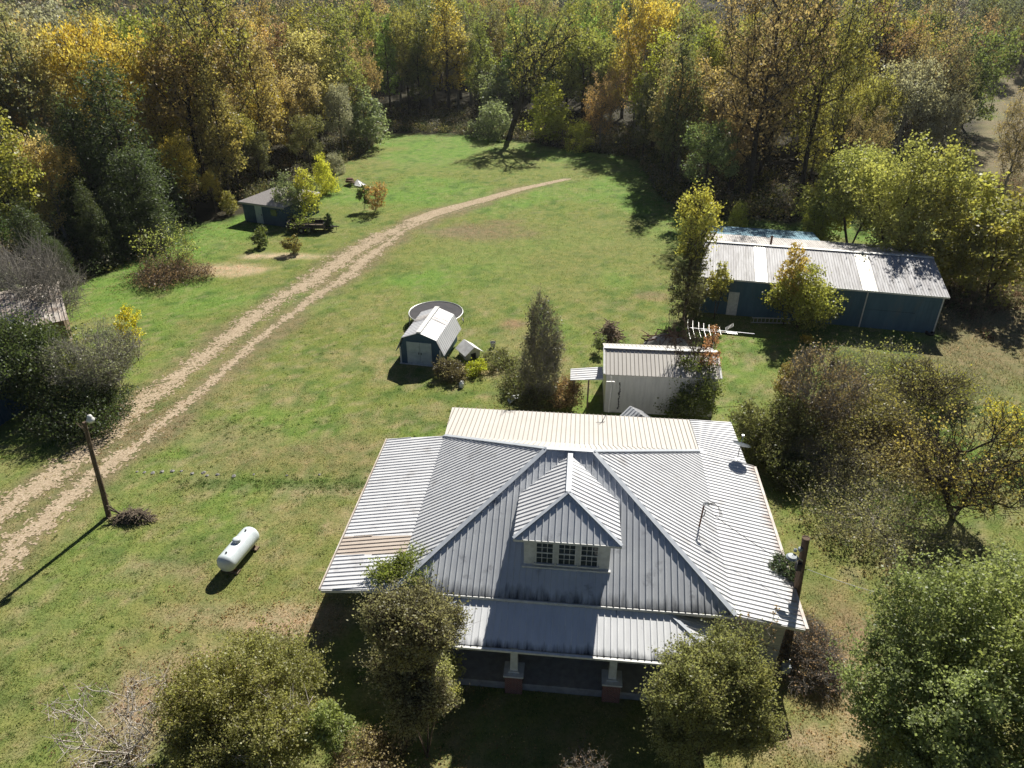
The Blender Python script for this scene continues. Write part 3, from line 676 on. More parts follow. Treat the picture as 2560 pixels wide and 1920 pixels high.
# ------------------------------------------------------------------ old blue shed in the woods
t0 = S(560+150*.226, 380+545*.226, 2.3); t1 = S(560+560*.226, 380+600*.226, 2.3)
TA = math.atan2(t1[1]-t0[1], t1[0]-t0[0])
Q = thing('old_shed', 'old blue shed with a grey hipped shingle roof at the edge of the woods', 'shed', (t0[0], t0[1], 0), TA)
TL, TD = 6.2, 6.6
m = MB(); m.box(.3, TL-.3, .3, TD-.3, 0, 2.25); m.build('wall', M['blue_shed'], Q)
m = MB(); e = 2.28; c = [(0, 0, e), (TL, 0, e), (TL, TD, e), (0, TD, e)]; r1, r2 = (TL/2, TL/2, 3.5), (TL/2, TD-TL/2, 3.5)
m.slab([c[0], c[1], r1], .05); m.slab([c[1], c[2], r2, r1], .05); m.slab([c[2], c[3], r2], .05); m.slab([c[3], c[0], r1, r2], .05)
m.box(0, TL, -.02, .02, e-.2, e-.02); m.build('roof', M['shingle'], Q)
m = MB(); m.box(2.0, 2.9, .24, .295, .05, 2.05); d_ = m.build('door', M['door_gray'], Q)
m = MB(); m.box(2.8, 2.86, .2, .24, .95, 1.1); m.build('handle', M['dark'], d_)
m = MB(); m.box(4.1, 4.9, .25, .295, 1.1, 1.8); m.build('window', M['glass'], Q)

# ------------------------------------------------------------------ building at the left edge under the trees
e0 = D(-210, 720, 3.6); e1 = D(138, 655, 3.6)
EA = math.atan2(e1[1]-e0[1], e1[0]-e0[0])
X_ = thing('tree_hidden_barn', 'old barn with a pale rusty tin roof mostly hidden behind cedars', 'barn', (e0[0], e0[1], 0), EA)
EL = math.hypot(*(e1-e0)[:2])
m = MB(); m.ribs([(0, -2.0, 3.1), (EL, -2.0, 3.1), (EL, 2.2, 4.3), (0, 2.2, 4.3)], (0, -1, 0), .3, .06, .04); m.ribs([(0, 2.202, 4.3), (EL, 2.202, 4.3), (EL, 6.4, 3.1), (0, 6.4, 3.1)], (0, 1, 0), .3, .06, .04); m.build('roof', M['roof_old'], X_)
m = MB(); m.prism([(.3, -1.8), (EL-.3, -1.8), (EL-.3, 6.2), (.3, 6.2)], 0, [3.05]*4); m.build('wall', M['wood'], X_)
wb = D(-60, 960); wc = D(62, 880)
Y_ = thing('lean_to_shed', 'shaded blue tin side wall of a shed at the left edge of the photo', 'shed', (wb[0], wb[1], 0), math.atan2(wc[1]-wb[1], wc[0]-wb[0]))
m = MB(); YL = math.hypot(*(wc-wb)[:2]); m.prism([(-4, 0), (YL, 0), (YL, 3.2), (-4, 3.2)], 0, [2.5, 2.5, 2.9, 2.9])
x = -3.9
while x < YL: m.box(x, x+.04, -.03, 0, .05, 2.48); x += .25
m.build('wall', M['blue_shed'], Y_)
m = MB(); m.ribs([(-4.1, -.15, 2.52), (YL+.1, -.15, 2.52), (YL+.1, 3.3, 2.98), (-4.1, 3.3, 2.98)], (0, -1, 0), .25, .06, .03); m.build('roof', M['barn_back'], Y_)
# ------------------------------------------------------------------ leaning utility pole on the left
pb = D(235, 1115)
t = thing('leaning_pole', 'weathered wooden utility pole by the gravel track topped with a white lamp', 'utility pole', (pb[0], pb[1], 0))
top = T(182, 912, pb[1]+.15)
tp = (top[0]-pb[0], top[1]-pb[1], top[2])
PZ = tp[2]
c = MB(); c.tube([(0, 0, -.05), (tp[0]*.3+.03, tp[1]*.3, PZ*.33), (tp[0]*.62, tp[1]*.6, PZ*.66), tp], [.135, .12, .105, .09], 12); c.build('shaft', M['wood_pole'], t)
c = MB(); c.tube([(tp[0], tp[1], PZ-.15), (tp[0]+.12, tp[1]+.05, PZ+.05), (tp[0]+.25, tp[1]+.1, PZ+.08)], .03, 6); c.build('lamp_arm', M['metal'], t)
c = MB(); c.lathe([(.02, .22), (.09, .2), (.12, .12), (.13, .04), (.19, -.02), (.17, -.1), (.10, -.2), (.02, -.22)], (tp[0]+.27, tp[1]+.1, PZ+.12), 16); c.build('lamp', M['white_plastic'], t, True)
c = MB()
for k in range(9):
    a = random.uniform(0, 6.3); c.tube([(tp[0]*.9, tp[1]*.9, PZ*.9+random.uniform(-.3, .2)), (tp[0]+.35*math.cos(a), tp[1]+.3*math.sin(a), PZ-.1+random.uniform(-.3, .25))], .012, 4)
for k in range(14):
    z = random.uniform(.3, PZ*.9); f = z/PZ; a = random.uniform(0, 6.3)
    c.tube([(tp[0]*f+.13*math.cos(a), tp[1]*f+.13*math.sin(a), z), (tp[0]*f+.22*math.cos(a), tp[1]*f+.22*math.sin(a), z-.35)], .012, 4)
c.build('dead_vine', M['stem'], t)

# ------------------------------------------------------------------ propane tank
a0 = D(546, 1146, .75); a1 = D(481, 1222, .75)
dx, dy = (a0-a1)[:2]; TLn = math.hypot(dx, dy)+.1
P_ = thing('propane_tank', 'long white propane gas tank lying on the lawn left of the house', 'propane tank', ((a0[0]+a1[0])/2, (a0[1]+a1[1])/2, 0), math.atan2(dy, dx))
c = MB(); r = .46; hl = TLn/2; n = 28; prof = []
for i in range(9):
    a = PI/2*i/8; prof.append((r*math.sin(a)+1e-3, -hl+r*.7-r*.7*math.cos(a)))
prof += [(r, x) for x in np.linspace(-hl+.45, hl-.45, 6)]
for i in range(9):
    a = PI/2*(1-i/8); prof.append((r*math.sin(a)+1e-3, hl-r*.7+r*.7*math.cos(a)))
c.lathe(prof, n=n); c.v = [(z, x, y+.68) for x, y, z in c.v]; c.build('body', M['tank'], P_, True)
c = MB(); c.lathe([(.19, .30+.68), (.19, 1.22), (.17, 1.27), (.08, 1.30), (.01, 1.305)], (.02, 0, 0), 20); c.build('valve_dome', M['tank'], P_, True)
for x in (-.8, .75):
    c = MB(); c.lathe([(.03, 0), (.03, .08), (.045, .08), (.045, .1), (.0, .1)], (x, 0, 1.09), 8); c.build('fitting', M['dark'], P_)
for x in (-hl*.62, hl*.62):
    for y in (-.24, .24):
        c = MB(); c.box(x-.04, x+.04, y-.04, y+.04, .08, .40); c.build('leg', M['rust'], P_)
    c = MB(); c.box(x-.14, x+.14, -.42, .42, 0, .1); c.build('foot_block', M['wood'], P_)

# ------------------------------------------------------------------ trampoline
tc = np.array([-6.0, 51.35]); TR = 2.12
t = thing('trampoline', 'round black trampoline standing behind the small blue garden shed', 'trampoline', (tc[0], tc[1], 0))
c = MB(); n = 48; c.tube([(TR*math.cos(2*PI*i/n), TR*math.sin(2*PI*i/n), .9) for i in range(n+1)], .04, 8, cap=False); c.build('frame', M['alu'], t)
c = MB(); c.lathe([(0.001, .865), (TR-.14, .88)], n=48); c.lathe([(TR-.14, .87), (TR-.05, .89)], n=48); c.build('mat', M['tramp_mat'], t)
for k in range(6):
    a = 2*PI*k/6+.2; x, y = TR*math.cos(a), TR*math.sin(a); px, py = -math.sin(a)*.45, math.cos(a)*.45
    c = MB(); c.tube([(x-px, y-py, .88), (x-px*.9, y-py*.9, .04), (x+px*.9, y+py*.9, .04), (x+px, y+py, .88)], .025, 6); c.build('leg', M['metal'], t)

# ------------------------------------------------------------------ black utility trailer
tb = D(668, 497); t = thing('utility_trailer', 'black low-sided utility trailer parked beside the old blue shed', 'trailer', (tb[0], tb[1]-.2, 0), R(-2))
w2, l2 = .95, 1.95
c = MB(); c.box(-l2, l2, -w2, w2, .52, .60); c.build('bed', M['wood'], t)
c = MB()
for y in (-w2, w2):
    for z in (.72, .92, 1.08): c.beam((-l2, y, z), (l2, y, z), .05, .07)
    for x in np.linspace(-l2, l2, 6): c.box(x-.03, x+.03, y-.03, y+.03, .5, 1.1)
    c.box(-l2, l2, y-.015, y+.015, .58, .9)
for x in (-l2, l2):
    for z in (.72, 1.08): c.beam((x, -w2, z), (x, w2, z), .05, .07)
c.build('side_rail', M['black_paint'], t)
c = MB(); c.beam((l2, -.6, .5), (l2+1.1, 0, .48), .08, .1); c.beam((l2, .6, .5), (l2+1.1, 0, .48), .08, .1); c.beam((l2+1.0, 0, .48), (l2+1.4, 0, .5), .08, .08); c.tube([(l2+1.1, 0, .05), (l2+1.1, 0, .62)], .03, 6); c.build('tow_bar', M['black_paint'], t)
for x in (-.45, .35):
    for y in (-w2-.14, w2+.14):
        c = MB(); c.lathe([(.16, -.1), (.32, -.1), (.345, -.06), (.345, .06), (.32, .1), (.16, .1)], n=20); o = c.build('wheel', M['rubber'], t); o.location = (x, y, .345); o.rotation_euler = (PI/2, 0, 0)
        c = MB(); c.lathe([(.001, -.05), (.15, -.06), (.165, -.02), (.165, .02), (.15, .06), (.001, .05)], n=16); c.build('rim', M['alu'], o)
for y in (-w2-.14, w2+.14):
    c = MB(); c.beam((-.85, y, .60), (-.6, y, .74), .26, .02); c.beam((-.6, y, .74), (.5, y, .74), .26, .02); c.beam((.5, y, .74), (.75, y, .60), .26, .02); c.build('fender', M['black_paint'], t)

# ------------------------------------------------------------------ TV antenna behind the tin shed
ap = at_depth(*G6(1715, 235), 42.3)
t = thing('tv_antenna', 'large old aluminium television antenna above the back corner of the tin shed', 'antenna', (ap[0], ap[1], 0))
e_l = at_depth(*G6(1412, 172), 42.3)-ap; e_r = at_depth(*G6(2150, 242), 42.3)-ap
c = MB(); c.tube([(0, 0, 0), (0, 0, ap[2]+.3)], .03, 8); c.build('mast', M['metal'], t)
bz = ap[2]+ (e_l[2]+e_r[2])/2
pA = Vector((e_l[0], 0, ap[2]+e_l[2])); pB = Vector((e_r[0], 0, ap[2]+e_r[2]))
c = MB(); c.beam(pA, pB, .035, .035); c.beam(pA.lerp(pB, .2)+Vector((0, 0, -.1)), pA.lerp(pB, .65)+Vector((0, 0, -.1)), .03, .03); c.build('boom', M['metal'], t)
for k, f in enumerate([0, .075, .165, .24, .32, .40, .48]):
    p = pA.lerp(pB, f); L_ = 1-.62*f*2
    c = MB(); c.beam(p, p+Vector((.29*L_, 1.25*L_, .0)), .018, .018); c.beam(p, p+Vector((-.19*L_, -1.7*L_, .0)), .018, .018); c.build('element', M['alu'], t)
for k, f in enumerate(np.linspace(.58, .72, 7)):
    p = pA.lerp(pB, f); L_ = .5
    c = MB(); c.beam(p+Vector((0, .1+k*.09, .02*k)), p+Vector((.02, .1+k*.09+L_*.5, .02*k+.1)), .02, .02); c.beam(p, p+Vector((.05, -L_*.5, -.05)), .02, .02); c.build('element', M['alu'], t)

# ------------------------------------------------------------------ ladder on the ground in front of the barn
l0 = D(1622, 697); l1 = D(1706, 699)
t = thing('ladder', 'aluminium ladder lying on edge in the shade along the barn wall', 'ladder', (l0[0], l0[1]-.1, 0), math.atan2(l1[1]-l0[1], l1[0]-l0[0]))
LL = math.hypot(*(l1-l0)[:2])
for z in (.06, .46):
    c = MB(); c.box(0, LL, 0, .05, z-.03, z+.03); c.build('rail', M['alu'], t)
for k in range(10):
    x = .15+k*(LL-.3)/9; c = MB(); c.box(x-.02, x+.02, .005, .045, .09, .43); c.build('rung', M['alu'], t)

def tyre(name, label, loc, rot=(0, 0, 0), R1=.33):
    c = MB(); c.lathe([(R1*.58, -.09), (R1*.93, -.1), (R1, -.06), (R1, .06), (R1*.93, .1), (R1*.58, .09), (R1*.55, 0), (R1*.58, -.09)], n=24); o = c.build(name, M['rubber'], None, True)
    o.location = loc; o.rotation_euler = rot; tag(o, label, 'tyre')
p = D(2008, 722); tyre('rubber_ring', 'dark old tyre lying at the right front corner of the blue barn', (p[0], p[1], .1))
p = S(*A4(155, 1025)); tyre('rubber_ring', 'small worn tyre lying in the shade below the front porch', (p[0], p[1], .1), R1=.28)

# ------------------------------------------------------------------ junk by the sheds
p = D(1014, 768); t = thing('doghouse', 'collapsed white doghouse in the brush right of the garden shed', 'doghouse', (p[0], p[1], 0), R(32))
c = MB(); c.prism([(-.55, -.6), (.55, -.6), (.55, .6), (-.55, .6)], 0, [.55]*4); c.add([(-.55, -.6, .55), (.55, -.6, .55), (0, -.6, .95), (-.55, .6, .55), (.55, .6, .55), (0, .6, .95)], [(0, 1, 2), (3, 5, 4)]); c.build('wall', M['trim_white'], t)
c = MB(); c.slab([(-.75, -.75, .45), (0, -.8, 1.02), (0, .8, 1.0), (-.75, .75, .48)], .03); c.slab([(.003, -.8, 1.02), (.8, -.7, .40), (.72, .8, .45), (.003, .8, 1.0)], .03); c.build('roof', M['white_plastic'], t)
c = MB(); c.box(-.2, .2, -.62, -.602, .03, .45); c.build('opening', M['dark'], t)
p = D(1065, 750); t = thing('metal_bucket', 'small metal bucket standing in the grass near the collapsed doghouse', 'bucket', (p[0], p[1], 0))
c = MB(); c.lathe([(.001, .01), (.17, 0), (.21, .42), (.2, .42), (.16, .03), (.001, .03)], n=18); c.build('body', M['metal'], t)
c = MB(); c.tube([(.21*math.cos(a), .05*math.sin(a), .42+.2*math.sin(a)) for a in np.linspace(0, PI, 9)], .012, 5); c.build('handle', M['dark'], t)
p = S(1154, 968); t = thing('white_jug', 'crumpled white plastic jug on the ground by the dark column tree', 'jug', (p[0], p[1], 0), .4)
c = MB(); c.lathe([(.001, 0), (.15, .01), (.17, .12), (.16, .3), (.08, .4), (.05, .42), (.05, .47), (.001, .48)], n=12); c.build('body', M['white_plastic'], t)
c = MB(); c.tube([(.05, 0, .45), (.14, 0, .43), (.17, 0, .28)], .02, 6); c.build('handle', M['white_plastic'], t)
p = S(1287, 1003); t = thing('garden_chair', 'tipped-over metal garden chair in the shade of the dark column tree', 'chair', (p[0], p[1], .0), R(20))
c = MB()
for y in (-.25, .25): c.tube([(-.45, y, .05), (-.1, y, .32), (.35, y, .3), (.5, y, .05)], .018, 6)
c.build('frame', M['alu'], t)
c = MB(); c.slab([(-.1, -.25, .33), (.35, -.25, .31), (.35, .25, .31), (-.1, .25, .33)], .02); c.build('seat', M['metal'], t)
c = MB(); c.slab([(-.45, -.25, .06), (-.12, -.25, .32), (-.12, .25, .32), (-.45, .25, .06)], .02); c.build('backrest', M['metal'], t)
# rubbish heap in the far field: a tipped riding mower on a pallet
p = D(765, 400); t = thing('scrap_heap', 'heap of scrap boards and white panels in the open field', 'scrap heap', (p[0], p[1], 0), R(-25))
c = MB()
for k in range(7): c.beam((random.uniform(-1.2, -.3), random.uniform(-.5, .5), .15+k*.07), (random.uniform(.2, 1.0), random.uniform(-.6, .6), .2+k*.09), .22, .05)
c.build('board', M['wood'], t)
c = MB(); c.slab([(.3, -.7, .25), (1.7, -.7, .15), (1.7, .3, .2), (.4, .3, .75)], .05); c.build('panel', M['white_plastic'], t)
c = MB(); c.lathe([(.001, .5), (.4, .45), (.55, .2), (.6, 0)], (-.7, .1, .35), 10); c.build('drum', M['rust'], t)

# ------------------------------------------------------------------ brush piles
def sticks(mb, n, rx, ry, h, lmin, lmax, r0, r1, cx=0, cy=0):
    for k in range(n):
        a = random.uniform(0, 6.28); q = math.sqrt(random.random()); z = h*(1-q*q)*random.uniform(.4, 1)
        x, y = cx+rx*q*math.cos(a), cy+ry*q*math.sin(a); b = random.uniform(0, 6.28); l = random.uniform(lmin, lmax); e = random.uniform(-.5, .5)
        p0 = Vector((x-l/2*math.cos(b), y-l/2*math.sin(b), max(.03, z-l/2*e))); p1 = Vector((x+l/2*math.cos(b), y+l/2*math.sin(b), max(.03, z+l/2*e)))
        m_ = (p0+p1)/2+Vector((random.uniform(-.1, .1), random.uniform(-.1, .1), random.uniform(0, .12)))*l
        mb.tube([p0, m_, p1], [r0, (r0+r1)/2, r1], 4, cap=False)
p = S(1525, 850)
t = thing('uprooted_stump', 'uprooted stump with tangled pale roots behind the tin shed', 'tree stump', (p[0]-.05, p[1], 0))
c = MB(); c.tube([(-.2, .2, .1), (0, 0, .9), (.1, -.1, 1.2)], [.5, .4, .25], 10); c.build('bole', M['wood_pole'], t)
c = MB(); sticks(c, 120, .9, .75, 1.6, .5, 1.5, .045, .015); c.build('root', M['wood'], t)
p = S(1668, 868); t = thing('branch_pile', 'pile of dark cut branches over a grey tarp behind the tin shed', 'brush pile', (p[0], p[1]+.3, 0))
c = MB(); c.lathe([(.001, .85), (.7, .75), (1.3, .4), (1.6, .03)], n=14); o = c.build('tarp', M['concrete'], t, True); o.scale = (1.1, .7, 1)
c = MB(); sticks(c, 70, 1.4, .6, 1.1, 1.0, 2.4, .05, .02); c.build('branch', M['rust'], t)
p = D(290, 1122); t = thing('dead_brush', 'heap of dead brush at the foot of the wooden utility pole', 'brush pile', (p[0], p[1], 0))
c = MB(); sticks(c, 260, 1.0, .38, .55, .3, .9, .02, .008)
for k in range(9): c.tube([(-1.15+random.uniform(-.1, .1), .1, .5+random.uniform(0, .4)), (-.6, .05, .3), (.1, random.uniform(-.1, .2), .12)], [.02, .025, .015], 4)
c.build('branch', M['stem'], t)
p = D(1692, 1462); t = thing('gas_meter', 'pale grey utility meter box beside the right corner of the house', 'meter box', (p[0], p[1], 0), AZ)
c = MB(); c.box(-.16, .16, -.12, .12, .35, .68); c.build('box', M['dish'], t)
c = MB(); c.tube([(0, 0, 0), (0, 0, .4)], .03, 6); c.tube([(.1, .1, .0), (.1, .1, .9)], .02, 6); c.build('pipe', M['metal'], t)

# row of pale stones in the lawn
sx = [296, 312, 330, 350, 372, 392, 415, 440, 447, 470, 505, 548, 620, 690]
sm = MB()
def stone_mesh(seed):
    rr = random.Random(seed); m = MB(); m.lathe([(.001, .10), (.10, .09), (.16, .03), (.17, -.02), (.001, -.03)], n=9)
    m.v = [(x*rr.uniform(.7, 1.3), y*rr.uniform(.7, 1.3), z*rr.uniform(.6, 1.3)) for x, y, z in m.v]; return m
proto_s = None
for k, x in enumerate(sx):
    y = 1021 - .0*k + random.uniform(-3, 3) + (6 if x > 440 else 0); p = D(x, y)
    if proto_s is None:
        o = stone_mesh(4).build('stone', M['concrete']); proto_s = o; tag(o, 'small pale stone in the broken row of stones across the left lawn', 'stone', 'pale stones in a row across the lawn')
    else:
        o = proto_s.copy(); COL.objects.link(o)
    o.location = (p[0], p[1], .01); sc_ = random.uniform(.35, .75); o.scale = (sc_, sc_, sc_); o.rotation_euler = (0, 0, random.uniform(0, 6))
# ------------------------------------------------------------------ trees and shrubs
def prof_r(shape, t):
    if shape == 'round': return math.sqrt(max(0, 1-(2*t-.9)**2/1.25))
    if shape == 'tall': return (.55+.45*math.sin(PI*min(1, t*1.05)))*(1-.45*t**3)
    if shape == 'cone': return (1-t)**.75*.98+.04
    if shape == 'column': return (.5+.5*math.sin(PI*(t*.8+.15)))*(1-.5*t*t)
    if shape == 'vase': return .35+.65*min(1, t*1.3) if t < .8 else 1-(t-.8)*1.6
    if shape == 'mound': return math.sqrt(max(0, 1-t*t*.92))
    return 1
def grow(seed, Ht, Wd, base, nclump, nleaf, lsize, sig, shape='round', tr=.2, stems=1, twigs=3, twl=.8, twr=.012, aspect=.72, zsq=.75, inner=.25, lean=(0, 0), limb_n=5, up=0.0, wob=.04, subs=0, spray=.5):
    """returns (wood mesh, leaf mesh): limbs are grown towards clumps of leaves spread through the crown"""
    r_ = np.random.default_rng(seed); rr = random.Random(seed)
    # clump centres, evenly spread
    C = []; SB = []
    for s in range(subs):
        a = 2*PI*s/subs*1.9+r_.random()*1.2; q = .18+.20*r_.random(); hz = .42+.58*r_.random(); rr0 = Wd*(.17+.13*r_.random())
        if s == 0: q, hz, rr0 = .05, .95, Wd*.26
        zc = Ht*base + (Ht*(1-base))*hz - rr0*.8; SB.append((Wd*q*math.cos(a), Wd*q*math.sin(a), max(zc, Ht*base+rr0*.3), rr0, min(rr0*1.15, Ht*.4)))
    sidx = []
    for k in range(nclump):
        best, bd = None, -1
        for _ in range(6):
            if subs:
                si = r_.integers(subs); cx_, cy_, cz_, r0_, rz_ = SB[si]; dv = r_.normal(0, 1, 3); dv /= np.linalg.norm(dv); dv[2] = dv[2]*.9+.15; q = .55+.5*r_.random()
                p = np.array([cx_+dv[0]*r0_*q, cy_+dv[1]*r0_*q, max(cz_+dv[2]*rz_*q, Ht*base*.6+.05)])
                d = min((np.linalg.norm((p-c)) for c in C), default=9e9)
                if d > bd: best, bd, bs = p, d, si
                continue
            t = r_.random()**.85; q = inner+(1-inner)*math.sqrt(r_.random()); a = r_.random()*2*PI
            rad = Wd/2*prof_r(shape, t)*q*(.62+.62*float(vnoise(a*1.1+seed*.7, t*2.6+seed*1.3)))
            z = Ht*(base+(1-base)*t)
            p = np.array([rad*math.cos(a)+lean[0]*z/Ht, rad*math.sin(a)+lean[1]*z/Ht, z])
            p[2] *= .80+.40*float(vnoise(p[0]*2.2/Wd*2+seed, p[1]*2.2/Wd*2))
            d = min((np.linalg.norm((p-c)) for c in C), default=9e9)
            if d > bd: best, bd = p, d
        C.append(best); sidx.append(bs if subs else 0)
    C = np.array(C)
    nodes = [np.zeros(3)]; par = [-1]
    for s in range(stems):
        a = 2*PI*s/stems+r_.random(); sp = 0 if stems == 1 else Wd*.28
        last = 0; K = 6; hh = Ht*(.86 if shape in ('cone', 'column', 'tall') else .62)
        for i in range(1, K+1):
            f = i/K; p = np.array([math.cos(a)*sp*f + lean[0]*f*hh/Ht, math.sin(a)*sp*f+lean[1]*f*hh/Ht, hh*f]); p[:2] += r_.normal(0, wob*Ht*.25, 2)*f
            nodes.append(p); par.append(last); last = len(nodes)-1
    order = np.argsort(np.linalg.norm(C[:, :2]-np.outer(C[:, 2]/Ht, lean), axis=1))
    tips = []
    for ci in order:
        c = C[ci]; A = np.array(nodes); d = np.linalg.norm(A-c, axis=1); pen = np.maximum(0, A[:, 2]-(c[2]-.35*d))*2.5
        j = int(np.argmin(d+pen+(np.arange(len(A)) == 0)*2.0)); p0 = nodes[j]; L_ = np.linalg.norm(c-p0)
        k = max(1, int(L_/(Ht*.09))); last = j
        for i in range(1, k+1):
            f = i/k; p = p0*(1-f)+c*f; p = p + np.array([0, 0, -.10*L_*math.sin(PI*f)]) + (r_.normal(0, .035*L_, 3) if i < k else 0)
            nodes.append(p); par.append(last); last = len(nodes)-1
        tips.append(last)
    n = len(nodes); rad = np.zeros(n); child = [[] for _ in range(n)]
    for i in range(1, n): child[par[i]].append(i)
    w = np.zeros(n)
    for i in range(n-1, -1, -1): w[i] = 1 if not child[i] else sum(w[c] for c in child[i])**1.0
    rad = tr*(w/w[0])**.46; rad = np.maximum(rad, twr*1.2)
    mb = MB()
    for i in range(1, n):
        p = par[i]; r0, r1 = (rad[i]*1.25 if p == 0 and stems == 1 else rad[i]*1.05), rad[i]
        if stems == 1 and p == 0: r0 = tr*1.3
        sd = 7 if rad[i] > .07 else (5 if rad[i] > .03 else 3)
        mb.tube([nodes[p], nodes[i]], [max(r0, r1), r1], sd, cap=False)
    V = [np.array(mb.v, np.float32)]; Fq = [np.array(mb.f, np.int32)]
    off = len(mb.v)
    if twigs:
        src = np.repeat(C, twigs, 0); nt_ = len(src); dr = r_.normal(0, 1, (nt_, 3)); dr[:, 2] = np.abs(dr[:, 2])*.8+.1+up; dr += (src-np.array([0, 0, Ht*.4]))*.5/max(Wd/2, .1)
        dr /= np.linalg.norm(dr, axis=1)[:, None]; src = src - dr*twl*.35 + r_.normal(0, sig*.35, (nt_, 3))
        en = src + dr*twl*(.5+r_.random((nt_, 1)))
        a = np.cross(dr, [0.3, .2, .93]); a /= np.linalg.norm(a, axis=1)[:, None]; b = np.cross(dr, a)
        tw = []
        for q in range(3):
            an = 2*PI*q/3; tw.append(src+(a*math.cos(an)+b*math.sin(an))*twr)
        for q in range(3):
            an = 2*PI*q/3; tw.append(en+(a*math.cos(an)+b*math.sin(an))*twr*.35)
        tw = np.stack(tw, 1).reshape(-1, 3); ii = np.arange(nt_)[:, None]*6+off
        fq = np.concatenate([np.concatenate([ii+q, ii+(q+1) % 3, ii+3+(q+1) % 3, ii+3+q], 1) for q in range(3)])
        V.append(tw); Fq.append(fq)
    wood = fast_mesh('wood', np.concatenate(V), np.concatenate(Fq)); wood.materials.append(M['bark'])
    if nleaf <= 0: return wood, None
    cnt = np.maximum(3, (nleaf*(.35+1.3*r_.random(nclump))).astype(int)); idx = np.repeat(np.arange(nclump), cnt); N_ = len(idx)
    g1 = r_.normal(0, 1, (N_, 3)); g1 /= np.linalg.norm(g1, axis=1)[:, None]; g1 *= (r_.random((N_, 1))**.45)*sig*1.7*(.7+.6*r_.random(nclump))[idx][:, None]; g1[:, 2] *= zsq
    P = C[idx]+g1
    if twigs and spray:
        ns = int(N_*spray); ti = r_.integers(0, len(src), ns); u_ = r_.random((ns, 1))**.8*1.08
        sel = r_.permutation(N_)[:ns]; P[sel] = src[ti]+(en[ti]-src[ti])*u_+r_.normal(0, 1, (ns, 3))*(lsize*.55+sig*.10); idx = idx.copy(); idx[sel] = ti//twigs
    P[:, 2] = np.maximum(P[:, 2], .04)
    nr = r_.normal(0, 1, (N_, 3)); nr[:, 2] = nr[:, 2]*.8+.35; nr /= np.linalg.norm(nr, axis=1)[:, None]
    t = np.cross(nr, r_.normal(0, 1, (N_, 3))); t /= np.linalg.norm(t, axis=1)[:, None]; b = np.cross(nr, t)
    s = (lsize*(.55+.9*r_.random(N_)))[:, None]
    V = np.stack([P-t*s*.5, P-b*s*.5*aspect-nr*s*.08, P+t*s*.5, P+b*s*.5*aspect-nr*s*.08], 1).reshape(-1, 3)
    lf = fast_mesh('leaves', V, np.arange(N_*4).reshape(-1, 4)); lf.materials.append(M['leaf'])
    cv = r_.random(nclump); cw = r_.random(nclump)
    if subs: sv = r_.random(subs); sw = r_.random(subs); cv = .5*cv+.5*sv[sidx]; cw = .35*cw+.65*sw[sidx]
    lv = np.clip(.5*cv[idx]+.5*r_.random(N_), 0, 1); lw = np.clip(.6*cw[idx]+.4*r_.random(N_), 0, 1)
    for nm, arr in (('lv', lv), ('lw', lw)):
        at = lf.attributes.new(nm, 'FLOAT', 'POINT'); at.data.foreach_set('value', np.repeat(arr, 4).astype(np.float32))
    return wood, lf
CLR = dict(gold=(.44, .36, .095), tan=(.42, .33, .16), olive=(.26, .245, .075), green=(.20, .225, .065), lime=(.35, .36, .075), rust=(.30, .225, .12), brown=(.27, .21, .11),
           cedar=(.075, .098, .040), gray=(.28, .27, .21), dark=(.155, .155, .07), sage=(.20, .23, .12), orange=(.40, .22, .06), yellow=(.60, .52, .04), red=(.30, .09, .06))
BARK = dict(dark=(.085, .070, .055), brown=(.12, .09, .065), gray=(.26, .24, .21), pale=(.55, .50, .44))
def place(name, wood, leaf, loc, sc, rz, col, acc, bark, label, cat, group=None, parts=('trunk', 'crown')):
    e = thing(name, label, cat, loc, rz, group); e.scale = sc
    ow = link(bpy.data.objects.new(parts[0], wood), e); ow.color = (*BARK[bark], 1)
    if leaf is not None:
        ol = link(bpy.data.objects.new(parts[1], leaf), e); ol.color = (*col, acc)
    return e
PR = {}
def proto(kind, variants, **k):
    PR[kind] = [(grow(100+len(PR)*10+i, **k), k['Ht'], k['Wd']) for i in range(variants)]
proto('broad', 3, Ht=16, Wd=10, base=.22, nclump=80, nleaf=105, lsize=.30, sig=.80, shape='round', tr=.26, twigs=4, twl=1.4, twr=.018, subs=9)
proto('tall', 3, Ht=17, Wd=7, base=.25, nclump=78, nleaf=85, lsize=.28, sig=.75, shape='tall', tr=.24, twigs=5, twl=1.3, twr=.018)
proto('open', 2, Ht=18, Wd=12, base=.30, nclump=120, nleaf=75, lsize=.25, sig=.85, shape='vase', tr=.27, twigs=12, twl=1.7, twr=.018, inner=.15)
proto('cedar', 3, Ht=11, Wd=5.4, base=.03, nclump=170, nleaf=95, lsize=.20, sig=.5, shape='cone', tr=.18, twigs=1, twl=.7, aspect=.3, inner=.35)
proto('sapling', 2, Ht=8, Wd=4.6, base=.10, nclump=60, nleaf=70, lsize=.26, sig=.5, shape='tall', tr=.11, twigs=4, twl=.9, twr=.012, stems=3)
proto('shrub', 2, Ht=4, Wd=4.8, base=.05, nclump=60, nleaf=75, lsize=.20, sig=.45, shape='mound', tr=.06, twigs=6, twl=.8, twr=.010, stems=5)
taken = []
KN = dict(broad='broadleaf_tree', tall='tall_tree', open='sparse_tree', cedar='cedar_tree', sapling='young_tree', shrub='shrub')
vc = {}
